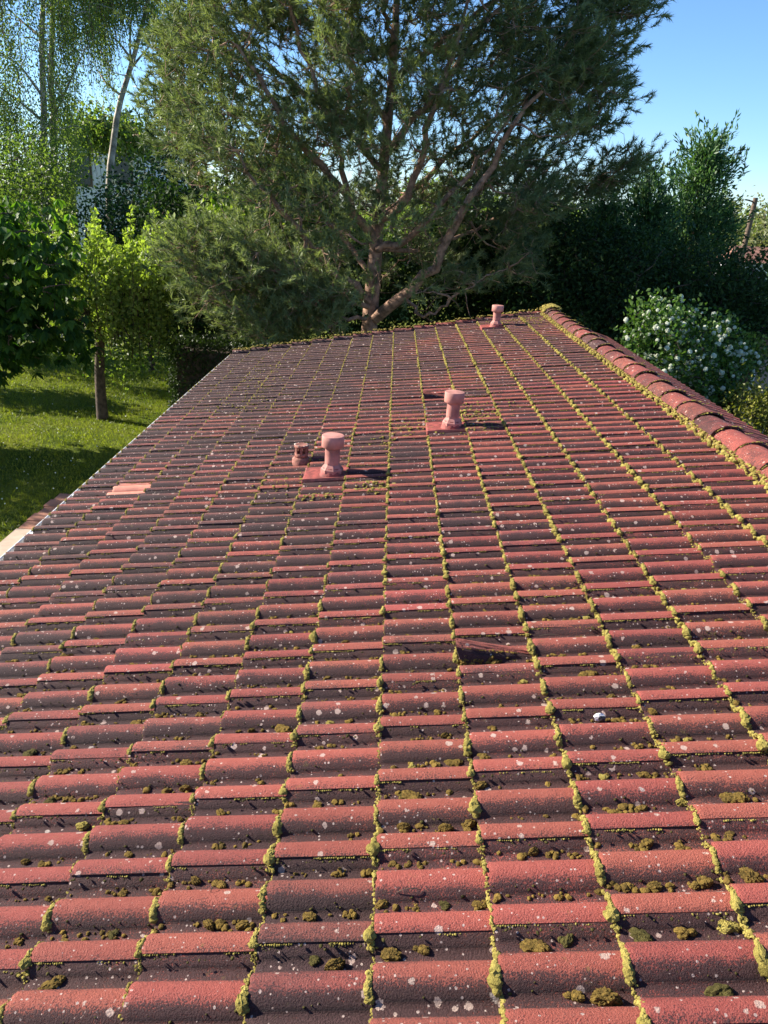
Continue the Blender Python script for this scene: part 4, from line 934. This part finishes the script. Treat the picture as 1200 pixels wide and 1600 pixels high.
# right side: cypresses, dark hedge, viburnum
CYP = dict(leaf=(0.15, 0.042), per=100, name='cypress_tree', group='cypresses on the right', rad=0.19)
conifer('tall ragged green cypress with a bent feathery tip', (1106, 232), 0, 19.5, 2.4, 'cypress', 420, **CYP)
conifer('shorter pale-tipped cypress leaning on the tall one', (1015, 275), 0, 18.8, 1.9, 'cypress', 300, **CYP)
conifer('slim cypress between the pine and the pair of tall cypresses', (945, 315), 0, 18.6, 1.5, 'cypress', 240, **CYP)
conifer('dark low cypress behind the telephone pole foot', (1140, 432), 0, 19.0, 1.6, 'bush', 260, **CYP)
conifer('dark spreading cypress at the right edge of the frame', (1232, 440), 0, 20.5, 1.9, 'cypress', 260, **CYP)
bush('black-green bank of evergreen under the cypresses', [(800, 440), (850, 330), (950, 350), (1060, 390), (1240, 400), (1260, 520), (1120, 560), (960, 570), (820, 540)], 17.2, 1.0, 330, 'bush', (0.12, 0.05), 80)
bush('dark evergreen hidden behind the right side of the pine', [(690, 360), (800, 340), (900, 345), (940, 380), (900, 480), (760, 520), (680, 470)], 18.6, 0.8, 200, 'bush', (0.14, 0.06), 70)

vb = thing('viburnum_bush', 'bush covered in round white flower heads beyond the ridge', 'bush', gnd(at(1085, 560, 12.2)))
VP = [(985, 500), (1010, 472), (1045, 470), (1060, 485), (1090, 490), (1120, 500), (1150, 510), (1178, 560), (1172, 590), (1140, 615), (1100, 625), (1050, 600), (1000, 560), (985, 540)]
cl_ = sample(VP, 12.2, 0.65, 135, [(1085, 515, 14, 12), (1130, 540, 10, 10)]); b0 = gnd(at(1085, 560, 12.2)); mb = MB()
stems = [smoothpath([b0 + [0, 0, -.05], b0 + [.35 * math.cos(a), .3 * math.sin(a), 0.9], b0 + [.7 * math.cos(a), .5 * math.sin(a), 2.0]], 9) for a in np.linspace(0, 6.28, 7)[:-1]]
for s in stems: mb.tube(s, np.linspace(.03, .012, 9), 5)
connect(mb, [p for s in stems for p in s[2:]], cl_, 0.014, 0.02, 4, 5); mb.build('stems', M['bark_dark'], vb)
lf = MB(); n = len(cl_) * 32; leaves(lf, np.repeat(cl_, 32, 0) + rng.normal(size=(n, 3)) * .12, rng.normal(size=(n, 3)) + [0, 0, -.2], .075 * rng.uniform(.7, 1.2, n), .055, np.clip(rng.normal(.4, .25, n), 0, 1)); lf.build('foliage', M['vibleaf'], vb)
fl = MB(); V, F = ico(2); n = 150; d = unit(V[rng.integers(0, len(V), n)] + .2 * rng.normal(size=(n, 3)))
leaves(fl, d * 0.037 - unit(np.cross(d, rng.normal(size=(n, 3)))) * .008, unit(np.cross(d, rng.normal(size=(n, 3)))) + .25 * d, .020, .018, np.clip(rng.normal(.6, .25, n), 0, 1)); fl.add(V * .034, F, .45); fme = fl.mesh('flower_head', M['petal'])
wv = rng.uniform(0, 1, len(cl_)) ** 2.5; wv /= wv.sum()
for q in range(295):
    c = cl_[rng.choice(len(cl_), p=wv)]; p = c + rng.normal(size=3) * np.array([.13, .10, .10]) + np.array([0, -0.10, 0.05]); s = rng.uniform(.30, .9)
    o = link(bpy.data.objects.new('flower_head', fme), vb); o.matrix_basis = Matrix.Translation(Vector(p) - vb.location) @ Matrix.Rotation(rng.uniform(0, 6), 4, 'Z') @ Matrix.Scale(s, 4)
bush('yellow-green shrub low at the right edge, beyond the far eaves', [(1140, 640), (1160, 612), (1200, 605), (1260, 610), (1260, 690), (1200, 680)], 11.5, 0.5, 60, 'yew', (0.06, 0.035), 90, 0.13, tint=(.5, .25))
bush('sunlit green shrub behind the white downpipe', [(1160, 550), (1172, 535), (1188, 545), (1185, 575), (1165, 570)], 16.2, 0.3, 14, 'lime', (0.09, 0.06), 70, 0.16, tint=(.2, .2))

# neighbouring outbuilding with a white downpipe at the right edge
nb0 = at(1186, 560, 17.0)
nb = thing('outbuilding', 'beige outbuilding corner with red tiled eaves at the right edge', 'building', (nb0[0] + 1.5, 18.2, 0))
b = MB(); b.box((nb0[0] + 1.55, 18.2, 1.2), (3.0, 2.2, 2.4)); b.build('wall', M['beige'], nb, smooth=False)
b = MB(); e = nb0[0] - 0.12; V = [[e, 16.9, 2.42], [e + 3.3, 16.9, 3.0], [e + 3.3, 19.4, 3.0], [e, 19.4, 2.42]]; V = V + [[x, y, z + .09] for x, y, z in V]
b.add(V, np.array([[0, 3, 2, 1], [4, 5, 6, 7], [0, 1, 5, 4], [1, 2, 6, 5], [2, 3, 7, 6], [3, 0, 4, 7]])); b.build('roof', M['farroof'], nb, smooth=False)
for q in range(11):
    y = 16.95 + q * 0.24; tl = MB(); tl.tube([[e - .02, y, 2.535], [e + 3.3, y, 3.12]], .075, 8); tl.build('tile_row', M['farroof'], nb)
b = MB(); x0 = nb0[0] - 0.03; b.tube(smoothpath([[x0 - .17, 16.95, 2.42], [x0 - .17, 17.0, 2.30], [x0 - .02, 17.02, 2.15], [x0 - .0, 17.02, 2.05], [x0 - .02, 17.02, 1.0], [x0 - .02, 17.02, 0.05]], 40), .045, 10); b.build('downpipe', M['zinc'], nb)
b = MB(); b.box((nb0[0] - .4, 14.6, 0.006), (3.4, 4.6, 0.012)); o = b.build('gravel_path', M['gravel'], None, smooth=False); tag(o, 'pinkish gravel path between the viburnum and the outbuilding', 'path', kind='structure')

# telephone pole with bracket and cable
pb = at(1163, 385, 38.0); ptop = at(1181, 309, 38.0); pole = thing('telephone_pole', 'leaning grey wooden telephone pole above the right hedge', 'pole', (pb[0] - .25, 38.0, 0))
b = MB(); b.tube([[pb[0] - .25, 38, -.1], pb, ptop], [.15, .125, .11], 10); b.build('post', M['wood'], pole)
br = at(1176, 315, 38.0); be = at(1165, 312, 37.8); b = MB(); b.tube([br, at(1170, 313, 37.9), be], .035, 6); b.build('bracket', M['wood'], pole)
we = at(1020, 318, 40.0); u = np.linspace(0, 1, 24)[:, None]; wp = be + (we - be) * u * 3.0 - np.sin(u * math.pi) * np.array([0, 0, .12]); wi = MB(); wi.tube(wp, .014, 5); tag(wi.build('overhead_cable', M['wire']), 'thin black cable strung from the telephone pole bracket', 'cable')

# distant trees on the right and the white house on the left
def fartree(label, cx, top, bot, Y, hw, n, mat='fartree', per=40, holes=()):
    poly = [(cx + hw * math.cos(a) * (1 + .12 * math.sin(3 * a)), (top + bot) / 2 + (bot - top) / 2 * math.sin(a)) for a in np.linspace(0, 6.28, 18)[:-1]]
    cl_ = sample(poly, Y, 2.0, n, holes); b0 = gnd(at(cx, bot, Y)); T = [b0 + [0, 0, -.05], at(cx, bot - (bot - top) * .2, Y), at(cx, top + (bot - top) * .25, Y)]
    tree('distant_tree', label, 'tree', b0, T, cl_, mat, 'bark_dark', (0.26, 0.17), per, 0.5, 'random', 'far trees on the right', 0.05, (.2, .06), tint=(.5, .25))
fartree('pale thin-leaved tree just left of the telephone pole', 1145, 308, 400, 62.0, 26, 34, per=24)
fartree('pale thin-leaved tree just right of the telephone pole', 1195, 312, 400, 60.0, 22, 30, per=24)
fartree('yellowish rounded tree below the top of the telephone pole', 1190, 352, 420, 50.0, 26, 50)
fb0 = at(1176, 392, 46.0); fh = thing('far_house', 'distant low roof glimpsed right of the telephone pole foot', 'house', (fb0[0] + 1, 47.5, 0))
b = MB(); b.box((fb0[0] + 1, 47.5, fb0[2] / 2 - .3), (3.4, 3, fb0[2] - .6)); b.build('wall', M['white'], fh, smooth=False)
b = MB(); b.add([[fb0[0] - 1, 45.8, fb0[2] - .6], [fb0[0] + 3, 45.8, fb0[2] - .6], [fb0[0] + 3, 49.2, fb0[2] - .6], [fb0[0] - 1, 49.2, fb0[2] - .6], [fb0[0] - .6, 47.5, fb0[2] + .2], [fb0[0] + 2.6, 47.5, fb0[2] + .2]], [np.array([[0, 1, 5, 4], [2, 3, 4, 5], [0, 3, 2, 1]]), np.array([[1, 2, 5], [3, 0, 4]])]); b.build('roof', M['farroof'], fh, smooth=False)

hA = at(112, 226, 40.0); hB = at(232, 248, 44.0)
hx0, hx1, hy = hA[0], hB[0] + 1.0, 40.0; hz = hA[2] + 0.1
wh = thing('white_house', 'white rendered house half hidden behind the birches', 'house', ((hx0 + hx1) / 2, hy + 4, 0))
b = MB(); b.box(((hx0 + hx1) / 2, hy + 4, hz / 2), (hx1 - hx0, 8, hz)); b.build('wall', M['white'], wh, smooth=False)
for (x, y, wd, h_) in ((126, 265, .9, 1.3), (190, 262, .9, 1.3)):
    p = at(x, y, hy - .02); fr = MB(); fr.box((p[0], hy - .02, p[2]), (wd + .16, .06, h_ + .16)); f_ = fr.build('window', M['wood'], wh, smooth=False, off=wh.location)
    b = MB(); b.box((p[0], hy - .06, p[2]), (wd, .03, h_)); b.build('pane', M['glass'], f_, smooth=False, off=tuple(wh.location))
b = MB(); e = .5; V = [[hx0 - e, hy - e, hz], [hx1 + e, hy - e, hz], [hx1 + e, hy + 8 + e, hz], [hx0 - e, hy + 8 + e, hz], [hx0 + 1.5, hy + 4, hz + 1.0], [hx1 - 1.5, hy + 4, hz + 1.0]]
b.add(V, [np.array([[0, 1, 5, 4], [2, 3, 4, 5], [0, 3, 2, 1]]), np.array([[1, 2, 5], [3, 0, 4]])]); b.build('roof', M['farroof'], wh, smooth=False)
for k in range(22):
    x = hx0 - e + (k + .5) * (hx1 - hx0 + 2 * e) / 22; xr = min(max(x, hx0 + 1.5), hx1 - 1.5); tl = MB(); tl.tube([[x, hy - e, hz + .03], [xr, hy + 3.9, hz + 1.02]], .10, 6); tl.build('tile_row', M['farroof'], wh)
bush('olive shrub spilling over the white house eaves', [(110, 225), (115, 195), (145, 185), (190, 195), (230, 215), (225, 240), (165, 228)], 36.0, 1.0, 70, 'birch', (0.20, .14), 55, .4, tint=(.45, .25))

# far woodland closing the view: one mass
wd = MB(); n = 1500; ang = rng.uniform(-0.75, 0.75, n); D = rng.uniform(70, 95, n); c = np.stack([D * np.sin(ang), D * np.cos(ang), rng.uniform(0, 1, n) ** .8 * (5.0 + 1.2 * np.sin(ang * 17) + 0.8 * np.sin(ang * 41))], 1)
p = np.repeat(c, 60, 0) + rng.normal(size=(n * 60, 3)) * .9; leaves(wd, p, rng.normal(size=p.shape), .5 * rng.uniform(.6, 1.2, len(p)), .32, np.clip(rng.normal(.4, .25, len(p)), 0, 1))
tag(wd.build('far_wood', M['birch']), 'far woodland closing the horizon behind the gardens', 'wood', kind='stuff')

# pavers and slab along the house, lower left
for q in range(5):
    for s_ in range(2):
        b = MB(); x = -5.10 + s_ * 0.52; y = 10.62 + q * 0.30; b.box((x + .02 * rng.normal(), y, 0.045 + .008 * rng.normal()), (0.50, 0.285, 0.07), .02 * rng.normal())
        if q == 0 and s_ == 0: pav = thing('paved_path', 'terracotta paving strip beside the house at lower left', 'path', (-4.85, 12.2, 0.0)); pav['kind'] = 'structure'
        b.build('paver', M['paver'], pav, smooth=False)
sl = thing('concrete_slab', 'pale concrete paving slabs next to the terracotta strip', 'path', (-4.8, 9.0, 0.0)); sl['kind'] = 'structure'
for q in range(5):
    b = MB(); b.box((-4.55, 9.92 - q * 1.02, 0.05), (1.6, 1.0, 0.08), .006 * rng.normal()); b.build('slab', M['slab'], sl, smooth=False)

# grass blades over the part of the lawn in view
n = 120000; gx_ = rng.uniform(-14, -2.9, n); gy = rng.uniform(8.5, 24, n); keep = ~((gx_ > -5.36) & (gy < 12.0)); gx_, gy = gx_[keep], gy[keep]; n = len(gx_)
cl2 = 0.5 + 0.5 * np.sin(gx_ * 2.1 + np.sin(gy * 1.3) * 2) * np.sin(gy * 1.7 + gx_)
gr = MB(); leaves(gr, np.stack([gx_, gy, np.zeros(n)], 1), rng.normal(size=(n, 3)) * .55 + [0, 0, 1.0], rng.uniform(.04, .10, n), .012, np.clip(.3 + .4 * cl2 + .2 * rng.normal(size=n), 0, 1), 0.05)
tag(gr.build('grass', M['grass']), 'short green grass of the lawn', 'grass', kind='stuff')
n = 260; da = MB(); leaves(da, np.stack([rng.uniform(-10, -5.5, n), rng.uniform(9, 18, n), np.full(n, .07)], 1), rng.normal(size=(n, 3)) + [0, 0, .3], .03, .03, .6); tag(da.build('daisies', M['petal']), 'tiny white daisies scattered through the lawn', 'daisies', kind='stuff')
